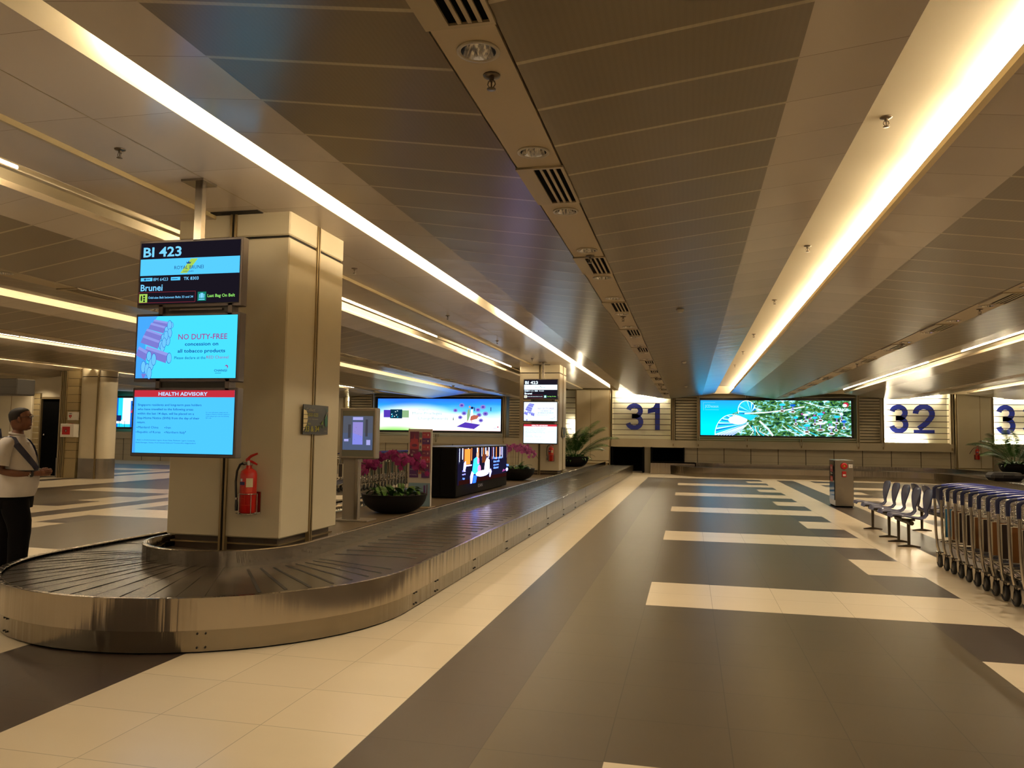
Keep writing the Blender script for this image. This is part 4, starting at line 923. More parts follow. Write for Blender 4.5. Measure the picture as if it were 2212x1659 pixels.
def orchids(x, y, mat, lab, seed, R_=.48, hang=.45, H_=.27):
    rg = random.Random(seed); root = empty('orchid_planter', (x, y, ZIS), 0, lab, 'orchid planter', 'orchid bowls on the island')
    b = MB(); bowl(b, R_, H_, .15); b.build('bowl', root)
    b = MB(); b.lathe([(0, H_-.02), (R_-.03, H_-.03)], 0, 0, SOIL, 24); b.build('soil', root)
    for i in range(9):
        b = MB(); a0 = 2*pi*i/9; bx, by = cos(a0)*R_*.45, sin(a0)*R_*.4
        for q in range(5): leaf(b, (bx, by, H_-.02), (cos(a0+rg.uniform(-1.3, 1.3)), sin(a0+rg.uniform(-1.3, 1.3)), 0), rg.uniform(.20, .34), rg.uniform(.035, .055), LEAF, rg.uniform(.5, 1.3), 5, rg.uniform(.5, 1.2))
        b.build('leaf_cluster', root)
    specs = [(-.34, .0, -1, .46), (-.28, .1, -1, .53), (-.2, -.08, -1, .50), (-.12, .05, -1, .58), (-.05, -.1, 1, .62), (.0, .06, -1, .60), (.08, -.05, 1, .56), (.14, .1, 1, .58), (.20, -.1, 1, .54), (.05, .15, 1, .56)]
    for (sx, sy, sd, h) in specs:
        az = rg.uniform(-.5, .5)+(0 if sd > 0 else pi); dx, dy = cos(az), sin(az)
        pts = [(sx, sy, H_-.03)]
        for t in [i/7 for i in range(1, 8)]: pts.append((sx+dx*.02*t, sy+dy*.02*t, H_+(h-.05)*t))
        reach = hang*rg.uniform(.55, 1.0)
        for t in [i/8 for i in range(1, 9)]: pts.append((sx+dx*(.02+reach*t), sy+dy*(.02+reach*t*.8), H_+h-.05+.06*math.sin(t*pi)*1.2-.22*t*t))
        b = MB(); b.tube(pts, .0045, STEM, 5); st = b.build('flower_stem', root)
        b = MB()
        for t in range(13):
            q = pts[7+min(8, int(t*.62))]; blossom(b, (q[0]+rg.uniform(-.045, .045), q[1]+rg.uniform(-.05, .05), q[2]+rg.uniform(-.055, .04)), (rg.uniform(-.6, .6), -1, rg.uniform(-.3, .4)), rg.uniform(.038, .052), mat, rg.uniform(0, 2))
        b.build('blossoms', st)
    return root
orchids(-4.28, 10.95, ORC, 'black bowl of dark magenta orchids in front of the row of trolleys', 3)
orchids(-4.50, 20.15, ORC2, 'black bowl of pale pink orchids beside the far column', 5, .52, .5, .30)
def palm(x, y, z, s, lab, seed, R_=.5):
    rg = random.Random(seed); root = empty('potted_palm', (x, y, z), 0, lab, 'potted palm', 'palms in black bowls')
    b = MB(); bowl(b, R_*s, .34*s, .2*s); b.build('pot', root)
    b = MB()
    for i in range(60):
        a = rg.uniform(0, 2*pi); r = rg.uniform(.1, .42)*s; leaf(b, (r*cos(a), r*sin(a), .30*s), (cos(a), sin(a), 0), rg.uniform(.25, .42)*s, .04*s, LEAF, rg.uniform(.6, 1.6), 5, rg.uniform(.3, 1.3))
    tag(b.build('undergrowth', root), kind='stuff')
    for i in range(20):
        a = 2*pi*i/20+rg.uniform(-.2, .2); el = rg.uniform(.9, 1.45) if i % 3 else rg.uniform(.6, .9); L = rg.uniform(1.25, 1.7)*s; P = Vector((cos(a)*.08, sin(a)*.08, .28*s)); pts = [P.copy()]; ang = el
        for k in range(14):
            P = P+Vector((cos(a)*cos(ang), sin(a)*cos(ang), sin(ang)))*L/14; ang -= (.025+.009*k); pts.append(P.copy())
        b = MB(); b.tube(pts, [.009*s*(1-k/17) for k in range(15)], LEAF2, 5)
        sd = Vector((-sin(a), cos(a), 0))
        for k in range(4, 15):
            for q in (0, .33, .66):
                p0 = pts[k-1].lerp(pts[k], q); tt = (pts[k]-pts[k-1]).normalized(); ln = .36*s*math.sin(pi*min(1, (k-2.5+q)/13.5))**.7+.04
                for sg in (-1, 1):
                    tip = p0+sd*sg*ln*.75+tt*ln*.55-Vector((0, 0, ln*.35)); mid = p0.lerp(tip, .4)+tt*.012; b.add([p0, mid+tt*.012*s, tip, mid-tt*.012*s], [(0, 1, 2, 3)], LEAF2)
        b.build('frond', root)
palm(-4.42, 30.3, ZIS, 1.15, 'palm in a black bowl on the island, right of the far column', 11)
palm(11.95, 32.9, ZIS, 1.12, 'palm in a black bowl in front of the cut off sign 3', 12)

# totem with a purple and pink timetable
root = empty('poster_stand', (-4.2, 11.85, ZIS), 0, 'tall white poster stand with purple and pink timetable on the island', 'poster stand'); L = Matrix.Translation((4.2, -11.85, -ZIS))
y = 11.85
b = MB(); b.bbox(-4.44, y-.2, ZIS, -3.98, y+.15, ZIS+.015, pr('base_plate', (150, 130, 100), .4, .3), .004); b.tf(L).build('base', root)
b = MB(); b.bbox(-4.40, y, ZIS+.015, -4.02, y+.05, 1.625, pr('poster_board', (205, 198, 190), .5), .004); b.box(-4.415, y+.005, ZIS+.015, -4.40, y+.045, 1.63, PANEL); b.tf(L).build('board', root)
b = MB(); F = Flat(b, (-4.39, y-.003, ZIS+.02), (1, 0, 0), (0, 0, 1), .36, 1.22, .0004)
P1 = pr('print_plum', (90, 30, 70), .5); P2 = pr('print_pink', (165, 62, 82), .5); P3 = pr('print_violet', (72, 34, 96), .5); P4 = pr('print_white', (215, 205, 195), .5); P5 = pr('print_grey', (90, 95, 95), .5); P6 = pr('print_blue', (120, 150, 170), .5); P7 = pr('print_coral', (225, 110, 70), .5); P8 = pr('print_sand', (190, 150, 110), .5)
F.rect(0, 0, 1, .30, P6); F.poly([(0, .05), (.15, .18), (.3, .10), (.35, .14), (.5, .02), (.3, 0), (0, 0)], P7); F.rect(.70, .12, .78, .27, P3); F.rect(.84, .14, .88, .28, P1)
F.rect(.02, .37, .44, .97, P1); F.rect(.02, .37, .44, .52, P3); F.poly([(.05, .83), (.40, .83), (.40, .87), (.26, .88), (.24, .95), (.20, .88), (.05, .87)], P2); F.rect(.02, .74, .44, .83, P2); F.ell(.24, .79, .14, .02, P1, 14)
F.text('The', .14, .70, .26, .02, P4); F.text('airport', .08, .655, .42, .03, P4, .02)
for i, yy in enumerate((.89, .81, .73, .65, .57, .49, .42)): F.rect(.46, yy, .58, yy+.07, (P5, P8, P4, P5, P8, P5, P7)[i]); F.ell(.52, yy+.035, .04, .025, P3 if i % 2 else P5, 8)
for i in range(7): 
    z0 = .885-i*.08; F.rect(.60, z0, .98, z0+.08, (P2, P3, P2, P1, P2, P1, P3)[i]); F.line([(.64, z0+.045), (.76, z0+.045)], .008, P8); F.rect(.85, z0+.03, .90, z0+.055, P4)
F.rect(.60, .37, .98, .41, P3); F.text('CHANGI REWARDS', .06, .47, .40, .015, P4); F.text('now boarding', .05, .40, .38, .015, P4)
b.tf(L).build('poster', root)

# black media box with the LED screen on its side
root = empty('media_box', (-4.4, 15.7, ZIS), 0, 'black box with a bright LED screen facing the belt', 'screen'); L = Matrix.Translation((4.4, -15.7, -ZIS)); XF = -4.16
b = MB(); b.bbox(-4.72, 13.68, ZIS+.02, XF, 17.72, 1.31, pr('box_black', (3, 3, 3), .9, spec=.15), .015); b.box(-4.70, 13.9, ZIS, XF-.06, 17.5, ZIS+.03, MATTE); b.bbox(-4.70, 13.70, 1.305, XF-.01, 17.70, 1.325, STEEL2, .005); b.box(-4.47, 13.675, ZIS+.05, -4.45, 13.69, 1.3, MATTE)
b.tf(L).build('housing', root)
K_ = lambda n, c, k=1.0: em('led_'+n, c, k)
L_EORG = K_('eorg', (235, 125, 50), 2.2)
L_EBRN = K_('ebrn', (130, 66, 34), 1.0)
L_EGREY = K_('egrey', (80, 90, 120), 0.9)
L_ENAVY = K_('enavy', (30, 50, 130), 1.2)
L_EW = K_('ew', (215, 225, 255), 5)
L_ELIL = K_('elil', (150, 150, 250), 4)
L_ESKIN = K_('eskin', (235, 160, 130), 2)
L_EPINK = K_('epink', (240, 120, 170), 2.5)
L_EBL = K_('ebl', (25, 70, 240), 5)
b = MB(); F = Flat(b, (XF+.004, 13.76, .61), (0, 1, 0), (0, 0, 1), 3.92, .68, .0008)
F.rect(0, 0, 1, 1, K_('night', (30, 26, 52), .9)); F.rect(.02, .0, 1, .12, E_('rust', (60, 24, 20), .6))
for i in range(46):
    x = rnd.random(); h0 = .55+rnd.random()*.2; F.rect(x, h0, x+.006+rnd.random()*.012, 1, [L_EORG, L_EBRN, L_EGREY, L_ENAVY, L_EW, L_ELIL][rnd.randrange(6)])
F.rect(.08, .55, .18, .98, L_EORG); F.rect(.40, .55, .48, .8, L_EBRN); 
F.poly([(.21, .25), (.33, .25), (.35, .55), (.30, .75), (.24, .68)], K_('azure', (30, 120, 245), 6)); F.ell(.31, .80, .022, .09, L_ESKIN, 12); F.ell(.325, .62, .02, .1, L_EPINK, 10)
F.poly([(.44, .25), (.56, .25), (.55, .62), (.50, .70), (.46, .55)], K_('dress', (235, 220, 255), 5)); F.ell(.50, .82, .022, .09, L_ESKIN, 12); F.ell(.345, .38, .03, .12, L_EPINK, 12)
F.ell(.41, .24, .13, .09, K_('table', (205, 205, 255), 6), 20); F.poly([(.18, .0), (.21, .0), (.24, .28), (.20, .35), (.175, .2)], L_ELIL); F.poly([(.55, .10), (.57, .08), (.60, .25), (.58, .35), (.55, .3)], L_ELIL)
F.poly([(.22, .0), (.28, .0), (.30, .2), (.24, .22)], L_EBL); F.rect(.09, .50, .20, .54, L_ELIL); F.poly([(.05, .4), (.08, .35), (.10, .5), (.09, .65), (.06, .6)], L_ELIL)
EL2 = K_('ad_blue', (90, 130, 255), 4)
F.text('Please spend', .62, .63, .83, .075, EL2, .02); F.text('time with', .63, .52, .77, .075, EL2, .02); F.text('you are', .63, .42, .75, .06, EL2, .02); F.text('whoever', .63, .32, .75, .075, EL2, .02)
F.text('Terms', .03, .36, .09, .04, L_ELIL); F.text('apply', .03, .28, .09, .04, L_ELIL); F.text('App', .035, .16, .075, .05, EL2, .02)
F.poly([(.83, .18), (.93, .22), (.86, .27)], E_('magenta', (190, 90, 170), 1)); F.ell(.95, .24, .03, .06, L_ELIL, 12); F.text('TIM', .93, .34, .99, .07, EL2, .02)
b.tf(L).build('led_screen', root)
b = MB(); F = Flat(b, (XF+.004, 15.2, .50), (0, 1, 0), (0, 0, 1), .35, .07); F.text('iDAN', 0, 0, 1, .9, pr('logo_grey', (150, 150, 150), .4), .01); b.tf(L).build('maker_name', root)

# ------------------------------------------------------------ fire pillar
root = empty('fire_hose_cabinet', (3.48, 19.7, 0), 0, 'waist high stainless cabinet with red alarm bell near the seats', 'fire cabinet'); L = Matrix.Translation((-3.48, -19.7, 0))
b = MB(); b.bbox(3.28, 19.33, .03, 3.68, 20.10, 1.09, STEEL2, .006); b.box(3.30, 19.35, 0, 3.66, 20.08, .04, MATTE); b.tf(L).build('body', root)
b = MB(); b.box(3.27, 19.40, .16, 3.28, 20.02, 1.06, GLASS); dr = b.tf(L).build('glass_door', root)
b = MB(); F = Flat(b, (3.268, 20.0, .2), (0, -1, 0), (0, 0, 1), .58, .84, .0006); RL = pr('label_red', (160, 40, 30), .5)
F.rect(.2, .72, .75, .92, RL); F.rect(.2, .45, .75, .60, RL); F.rect(.28, .66, .70, .69, WHITE); F.text('FIRE', .3, .80, .65, .06, WHITE); F.text('HOSE', .3, .50, .65, .06, WHITE); b.tf(L).build('label', dr)
b = MB(); b.lathe([(0, 0), (.075, 0), (.078, -.02), (.06, -.05), (.035, -.055), (.03, -.05), (0, -.05)], 3.475, 19.33, RED, 24, 'y', cz=.95); b.lathe([(0, -.051), (.028, -.052), (.012, -.056), (0, -.056)], 3.475, 19.33, pr('brass', (180, 150, 60), .4, .6), 12, 'y', cz=.95); b.tf(L).build('alarm_bell', root)
b = MB(); b.bbox(3.43, 19.30, .70, 3.52, 19.33, .83, RED, .006); b.box(3.445, 19.297, .725, 3.505, 19.302, .765, WHITE); b.tf(L).build('call_point', root)
b = MB(); b.bbox(3.57, 19.31, .91, 3.66, 19.335, .995, WHITE, .005); b.ball((3.615, 19.31, .952), .008, BLACK, 6); b.tf(L).build('switch', root)

# ------------------------------------------------------------ seats
SEATM = pr('seat_blue_grey', (72, 74, 104), .42, 0, .06, 8, coat=.15); FOOT = pr('bench_bronze', (66, 54, 38), .4, .5)
def seat_mesh():
    """moulded shell facing -x: seat pad, thin waist, flared back"""
    secs = [(-.255, .005, .13), (-.235, .028, .175), (-.17, .035, .205), (-.08, .022, .215), (.02, .005, .20), (.11, -.015, .165), (.17, -.02, .12), (.215, -.005, .085), (.245, .05, .072), (.255, .11, .085), (.262, .18, .145), (.275, .26, .20), (.292, .33, .225), (.305, .38, .205), (.315, .405, .14), (.318, .412, .05)]
    b = MB(); nn = 8; V = []; F = []
    for side in (0, 1):
        for i, (x, z, hw) in enumerate(secs):
            a = secs[max(i-1, 0)]; c = secs[min(i+1, len(secs)-1)]; tx, tz = c[0]-a[0], c[1]-a[1]; l = math.hypot(tx, tz); nx, nz = -tz/l, tx/l
            for k in range(nn+1):
                t = 2*k/nn-1; cup = .02*t*t*(1 if i < 8 else -1.0) if i not in (0, 15) else 0
                th = -.012 if side else 0
                V.append((x+nx*(th)+(-abs(cup) if i > 8 else 0), t*hw, z+nz*th+(cup if i < 8 else 0)))
    M_ = len(secs)*(nn+1)
    for side in (0, 1):
        o = side*M_
        for i in range(len(secs)-1):
            for k in range(nn): F.append((o+i*(nn+1)+k, o+i*(nn+1)+k+1, o+(i+1)*(nn+1)+k+1, o+(i+1)*(nn+1)+k))
    for i in range(len(secs)-1):
        for k in (0, nn): F.append((i*(nn+1)+k, (i+1)*(nn+1)+k, M_+(i+1)*(nn+1)+k, M_+i*(nn+1)+k))
    for i in (0, len(secs)-1):
        for k in range(nn): F.append((i*(nn+1)+k, i*(nn+1)+k+1, M_+i*(nn+1)+k+1, M_+i*(nn+1)+k))
    return b.add(V, F, SEATM, True)
def bench(x, y0, ys, feet, rz, lab):
    root = empty('bench', (x, y0, 0), rz, lab, 'bench', 'blue grey shell seat benches')
    b = MB(); a0, a1 = min(ys+feet)-.12, max(ys+feet)+.12; b.tube([(0, a0, .36), (0, a1, .36)], .032, FOOT, 12); b.build('beam', root)
    for y in ys:
        b = seat_mesh(); b.box(-.10, -.05, -.07, .12, .05, -.02, FOOT) if False else None
        so = b.build('seat', root); so.location = (-.02, y, .435)
        b = MB(); b.box(-.09, -.03, -.05, .09, .03, -.02, FOOT); br = b.build('seat_bracket', so)
    for y in feet:
        b = MB(); b.tube([(0, y, .012), (0, y, .34)], [.020, .024], FOOT, 8); b.add([(-.15, y-.025, 0), (.15, y-.025, 0), (.15, y+.025, 0), (-.15, y+.025, 0), (-.15, y-.02, .015), (-.03, y-.02, .035), (.03, y-.02, .035), (.15, y-.02, .015), (-.15, y+.02, .015), (-.03, y+.02, .035), (.03, y+.02, .035), (.15, y+.02, .015)], [(0, 1, 2, 3), (4, 5, 9, 8), (5, 6, 10, 9), (6, 7, 11, 10), (0, 1, 7, 6, 5, 4), (3, 2, 11, 10, 9, 8), (0, 4, 8, 3), (1, 7, 11, 2)], FOOT)
        b.build('leg', root)
    return root
bench(3.12, 12.45, [0, .6], [.05, .62], 0, 'two seat part of the blue grey bench nearest the trolleys')
bench(3.12, 13.65, [0, .62, 1.24], [.0, 1.15], 0, 'three seat part of the blue grey bench nearest the fire cabinet')
bench(3.92, 14.2, [.0, .62, 1.24], [-.65, .9], pi, 'blue grey bench turned to the right, back to back with the others')

# ------------------------------------------------------------ luggage trolleys
def make_trolley(lab, cat, grp, ad):
    """handle at the origin's left rear wheel; the trolley points towards -y; width towards +x"""
    root = empty('luggage_trolley', (0, 0, 0), 0, lab, cat, grp); W_ = .58
    for x, sx in ((0, 1), (W_, -1)):
        b = MB(); b.tube([(x-.05*sx, .0, .93), (x-.045*sx, 0, .80), (x-.04*sx, .0, .45), (x-.025*sx, 0, .26), (x, -.0, .16)], .0155, STEEL, 10); b.build('post', root)
        b = MB(); b.tube([(x-.05*sx, 0, .84), (x-.05*sx, 0, .93), (x-.048*sx, 0, .965), (x-.02*sx, 0, .99), (x+.03*sx, 0, 1.0)], [.019, .021, .022, .019, .014], BLUE_D, 10); b.build('elbow', root)
        b = MB()
        b.lathe([(.05, -.018), (.070, -.020), (.080, -.012), (.080, .012), (.070, .020), (.05, .018)], x, 0, RUBBER, 20, 'x', cz=.08)
        b.lathe([(0, -.012), (.052, -.012), (.052, .012), (0, .012)], x, 0, GREYP, 12, 'x', cz=.08); wh = b.build('wheel', root)
        b = MB()
        for d in (-.029, .029): b.add([(x+d-.003, -.012, .06), (x+d+.003, -.012, .06), (x+d+.003, .030, .07), (x+d-.003, .030, .07), (x+d-.003, -.04, .185), (x+d+.003, -.04, .185), (x+d+.003, .045, .185), (x+d-.003, .045, .185)], [(0, 1, 2, 3), (4, 5, 6, 7), (0, 1, 5, 4), (2, 3, 7, 6), (1, 2, 6, 5), (0, 3, 7, 4)], STEEL)
        b.box(x-.032, -.042, .18, x+.032, .047, .19, STEEL); b.build('fork', root)
    b = MB(); b.tube([(.03, 0, 1.0), (.10, 0, 1.012), (.25, 0, 1.022), (.40, 0, 1.022), (.50, 0, 1.012), (W_-.03, 0, 1.0)], .0155, BLUEP, 12); b.build('handle', root)
    # wire basket under the handle
    b = MB(); zt, zb = .93, .74; r_ = .0035
    for z in (zt, zt-.065, zb): b.tube([(.03, -.02, z), (W_-.03, -.02, z), (W_-.07, -.215, z), (.07, -.215, z), (.03, -.02, z)], .0045 if z == zt else r_, CHROME, 5)
    for i in range(8):
        x = .05+i*(W_-.10)/7; x2 = .08+i*(W_-.16)/7; b.tube([(x, -.02, zt), (x, -.02, zb), (x2, -.215, zb), (x2, -.215, zt)], r_, CHROME, 4)
    b.build('basket', root)
    # lower frame, deck and single front wheel
    b = MB(); b.tube([(.035, -.02, .337), (.055, -.30, .290), (.14, -.78, .21), (.22, -.86, .197), (W_-.22, -.86, .197), (W_-.14, -.78, .21), (W_-.055, -.30, .290), (W_-.035, -.02, .337)], .012, STEEL, 8)
    b.tube([(-.012, -.0, .335), (.035, -.02, .337)], .010, CHROME, 6); b.tube([(W_+.012, -.0, .335), (W_-.035, -.02, .337)], .010, CHROME, 6)
    for yy in (-.18, -.42, -.60): b.tube([(.06, yy, .337+(yy+.02)*.167), (W_-.06, yy, .337+(yy+.02)*.167)], .007, CHROME, 6)
    b.build('base_frame', root)
    b = MB(); b.add([(.08, -.34, .297), (W_-.08, -.34, .297), (W_-.17, -.78, .223), (.17, -.78, .223), (.08, -.34, .289), (W_-.08, -.34, .289), (W_-.17, -.78, .215), (.17, -.78, .215)], [(0, 1, 2, 3), (4, 5, 6, 7), (0, 1, 5, 4), (2, 3, 7, 6), (1, 2, 6, 5), (0, 3, 7, 4)], pr('deck_grey', (44, 44, 58), .5)); b.build('deck', root)
    b = MB(); b.lathe([(0, -.014), (.06, -.014), (.065, 0), (.06, .014), (0, .014)], W_/2, -.74, RUBBER, 16, 'x', cz=.065); b.box(W_/2-.02, -.77, .06, W_/2+.02, -.71, .17, STEEL2); b.build('front_wheel', root)
    b = MB(); b.bbox(.05, -.035, .37, W_-.05, -.022, .72, pr('board_cream', (196, 186, 160), .5), .003)
    F = Flat(b, (.06, -.0215, .375), (1, 0, 0), (0, 0, 1), W_-.12, .34, .0005); F.n = Vector((0, 1, 0))
    F2 = Flat(b, (.06, -.0355, .375), (1, 0, 0), (0, 0, 1), W_-.12, .34, .0005)
    for G in (F, F2):
        for (x0, x1, cc) in ad: G.rect(x0, 0, x1, 1, pr('ad_%d_%d_%d' % cc, cc, .5))
    b.build('advert_board', root)
    return root
ADS = [[(0, .16, (20, 110, 160)), (.2, .55, (96, 60, 30)), (.6, .8, (40, 28, 24)), (.85, 1, (200, 186, 150))], [(0, .35, (120, 76, 34)), (.4, .7, (44, 30, 24)), (.75, 1, (90, 104, 96))], [(0, .22, (46, 34, 28)), (.3, .5, (190, 176, 146)), (.55, .9, (60, 40, 30))]]
GT = 'blue handled trolleys nested beside the bench'
n0 = 14; locs = [(3.0, 10.62-i*.2545, 0) for i in range(n0)]
base = [make_trolley('luggage trolley with blue handle, nested in the row at the right', 'luggage trolley', GT, a) for a in ADS]
base[0].location = locs[0]; base[1].location = locs[1]; base[2].location = locs[2]
for i in range(3, n0):
    c = copy_tree(base[1+i % 2]); c.location = locs[i]
GT2 = 'blue handled trolleys nested behind the orchids'; first = None
for i in range(22):
    c = copy_tree(base[1+i % 2]); c.location = (-9.25, 24.8-i*.2545, 0); c['label'] = 'luggage trolley in the long nested row seen behind the magenta orchids'; c['group'] = GT2

# ------------------------------------------------------------ defibrillator cabinet and its sign
root = empty('defibrillator_cabinet', (-19.22, 21.13, 1.30), 0, 'white wall cabinet with a red window on the slatted stub', 'first aid cabinet')
b = MB(); b.bbox(-.27, -.22, 0, .24, 0, .42, WHITE, .01); b.build('box', root)
b = MB(); b.box(-.19, -.225, .08, .10, -.219, .33, pr('window_red', (170, 20, 20), .3)); b.box(-.24, -.225, .16, -.23, -.219, .30, GREYP); F = Flat(b, (-.12, -.227, .12), (1, 0, 0), (0, 0, 1), .15, .16); F.ell(.5, .5, .3, .35, pr('window_dark', (100, 10, 10), .4)); F.line([(.5, .3), (.5, .7)], .1, WHITE); b.build('window', root)
b = MB(); b.box(-.08, -.10, .42, .05, -.02, .435, RED); b.build('alarm', root)
root = empty('defibrillator_sign', (-19.18, 21.14, 1.84), 0, 'white AED sign with a red heart above the cabinet', 'sign')
b = MB(); b.bbox(-.18, -.10, 0, .16, 0, .26, WHITE, .004); b.build('board', root)
b = MB(); F = Flat(b, (-.17, -.102, .01), (1, 0, 0), (0, 0, 1), .20, .24, .001); F.text('AED', .2, .76, .8, .14, BLACK, .03); HR = pr('heart_red', (190, 20, 20), .5)
F.ell(.37, .52, .15, .13, HR, 14); F.ell(.63, .52, .15, .13, HR, 14); F.poly([(.235, .48), (.765, .48), (.5, .18)], HR); F.poly([(.52, .58), (.44, .42), (.51, .42), (.48, .26), (.58, .46), (.50, .46)], WHITE); b.build('print', root)
# dark hanging bulkhead sign at the left edge and distant counter things
root = empty('hanging_sign_box', (-14.9, 14, 2.27), 0, 'dark grey boxy hanging sign at the left edge', 'hanging sign')
b = MB(); b.bbox(-2.0, 0, 0, .68, .5, .36, pr('sign_grey', (60, 56, 52), .5), .02); b.box(-2.0, -.004, .17, .68, .0, .18, BLACK); b.build('box', root)
b = MB(); b.tube([(-.6, .25, .36), (-.6, .25, 1.15)], .025, GREYP, 8); b.build('pole', root)
root = empty('bag_on_belt', (9.35, 27.3, ZB+.012), 0, 'dark bag lying on the carousel at the right edge', 'bag'); root.name = 'travel_bag'
b = MB(); b.bbox(-.2, -.3, 0, .72, .35, .26, pr('bag_black', (26, 24, 26), .8), .09); b.build('body', root)
b = MB(); b.tube([(.1, -.31, .1), (.12, -.34, .2), (.4, -.34, .2), (.42, -.31, .1)], .012, BLACK, 6); b.build('handle', root)
root = empty('bottle_dispenser', (-21.3, 18.5, 1.0), 0, 'small black and white dispenser behind the man', 'dispenser')
b = MB(); b.cyl((0, 0, -1.0), (0, 0, .42), .03, GREYP, 8); b.box(-.2, -.2, -1.0, .2, .2, -.98, BLACK); b.build('stand', root); b = MB(); b.bbox(-.14, -.1, .40, .14, .1, .55, BLACK, .01); b.cyl((.03, 0, .55), (.03, 0, .78), .05, WHITE, 10); b.box(-.12, -.105, .43, .12, -.10, .5, WHITE); b.build('dispenser_head', root)
root = empty('red_cushion_seat', (-21.9, 17.2, 0), 0, 'red rounded shape at the left edge behind the man', 'seat')
b = MB(); b.ball((0, 0, .95), .26, RED, 12, (1, .6, .7)); b.build('cushion', root); b = MB(); b.tube([(0, 0, 0), (0, 0, .85)], .05, GREYP, 8); b.build('post', root)

# ------------------------------------------------------------ ceiling fittings
REFL = pr('mirror_reflector', (235, 232, 228), .10, 1.0, bump=.10, bscale=(70, 70, 0)); M_LAMP = em('downlight_lamp', (1, .90, .72), 40, False)
SPOT = 62.0
def downlight(x, y, z, lab, grp):
    root = empty('downlight', (x, y, z), 0, lab, 'downlight', grp)
    b = MB(); b.lathe([(.078, .0), (.098, .0), (.098, -.008), (.082, -.008), (.078, .0)], 0, 0, pr('rim_white', (200, 190, 170), .4), 28); b.build('rim', root)
    b = MB(); b.lathe([(.079, -.004), (.070, .03), (.05, .075), (.032, .10)], 0, 0, REFL, 28); b.build('reflector', root)
    b = MB(); b.lathe([(0, .099), (.031, .10)], 0, 0, M_LAMP, 14); b.build('lamp', root)
    ld = SL2 if x > 6 else SL; lo = bpy.data.objects.new('downlight_spot', ld); C.objects.link(lo); lo.parent = root; lo.location = (0, 0, -.012)
    return root
SL2 = bpy.data.lights.new('downlight_spot_strong', 'SPOT'); SL2.energy = SPOT*2.2; SL2.color = (1, .80, .55); SL2.spot_size = radians(140); SL2.spot_blend = .6; SL2.shadow_soft_size = .04
SL = bpy.data.lights.new('downlight_spot', 'SPOT'); SL.energy = SPOT; SL.color = (1, .80, .55); SL.spot_size = radians(120); SL.spot_blend = .6; SL.shadow_soft_size = .05
def strip_items(xc, name, ys, full=True):
    g = 'downlights in the %s ceiling strip' % name
    first = downlight(xc, ys[0], ZV-.004, 'round recessed downlight with mirror reflector in the %s ceiling strip' % name, g)
    # a hole in the strip is hinted by the reflector standing just under it
    copies(first, [(xc, y, ZV-.004) for y in ys])
GRM = pr('grille_white', (190, 176, 148), .45, .2)
def grille(x, y):
    root = empty('ceiling_vent', (x, y, ZV-.005))
    b = MB(); b.box(-.10, -.375, 0, .15, .375, .002, MATTE); b.build('backing', root)
    b = MB(); b.box(-.155, -.39, -.012, -.045, .39, .001, GRM); b.box(.135, -.39, -.012, .155, .39, .001, GRM)
    for yy in (-.39, .365): b.box(-.155, yy, -.012, .155, yy+.025, .001, GRM)
    b.build('frame', root)
    for i in range(3):
        b = MB(); b.box(-.005+i*.045, -.37, -.010, .013+i*.045, .37, .0, GRM); b.build('slat', root)
    return root
def sprinkler(x, y, z):
    root = empty('sprinkler', (x, y, z)); M_ = pr('sprinkler_metal', (110, 98, 84), .3, .8)
    b = MB(); b.lathe([(0, 0), (.042, 0), (.040, -.006), (.018, -.012), (.014, -.012)], 0, 0, M_, 18); b.build('cover_ring', root)
    b = MB(); b.cyl((0, 0, -.01), (0, 0, -.03), .012, M_, 10); b.tube([(.014, 0, -.028), (.019, 0, -.045), (.006, 0, -.066)], .003, M_, 6); b.tube([(-.014, 0, -.028), (-.019, 0, -.045), (-.006, 0, -.066)], .003, M_, 6); b.cyl((0, 0, -.03), (0, 0, -.062), .004, M_, 8)
    b.lathe([(0, -.066), (.022, -.066), (.022, -.070), (0, -.071)], 0, 0, M_, 14); b.build('sprinkler_head', root)
    return root
def smoke(x, y, z):
    root = empty('smoke_detector', (x, y, z)); b = MB(); b.lathe([(0, 0), (.055, 0), (.055, -.014), (.045, -.02), (.036, -.04), (.022, -.046), (0, -.046)], 0, 0, WHITE, 20); b.build('body', root)
    b = MB(); b.lathe([(.038, -.026), (.040, -.032), (.034, -.038)], 0, 0, C_DK, 16); b.build('sensor_slot', root); return root
def place(fn, locs, lab, cat, grp):
    first = fn(*locs[0]); tag(first, lab, cat, grp); copies(first, [(l[0], l[1], l[2] if len(l) > 2 else first.location.z) for l in locs])
DL = [3.28+1.27*i for i in range(24)]
strip_items(-.93, 'centre', DL); strip_items(3.67, 'right hand', [4.5+1.27*i for i in range(23)])
strip_items(8.22, 'far right', [5+2.54*i for i in range(11)]); strip_items(-7.46, 'left hand', [2+1.27*i for i in range(24)])
strip_items(-11.86, 'second left', [3+2.54*i for i in range(11)]); strip_items(-16.46, 'third left', [5+2.54*i for i in range(10)]); strip_items(-21.06, 'outer left', [6+2.54*i for i in range(9)])
place(grille, [(-.945, 2.66+2.54*i) for i in range(12)], 'slotted air vent in the centre ceiling strip', 'air vent', 'air vents in the centre ceiling strip')
place(grille, [(3.67, 5.20+2.54*i+.0) for i in range(11)], 'slotted air vent in the right hand ceiling strip', 'air vent', 'air vents in the right hand ceiling strip')
place(grille, [(-7.46, 3.3+2.54*i) for i in range(12)], 'slotted air vent in the left hand ceiling strip', 'air vent', 'air vents in the left hand ceiling strip')
place(sprinkler, [(-.93, 3.52+3.80*i, ZV-.005) for i in range(8)], 'sprinkler hanging from the centre ceiling strip', 'sprinkler', 'sprinklers in the centre ceiling strip')
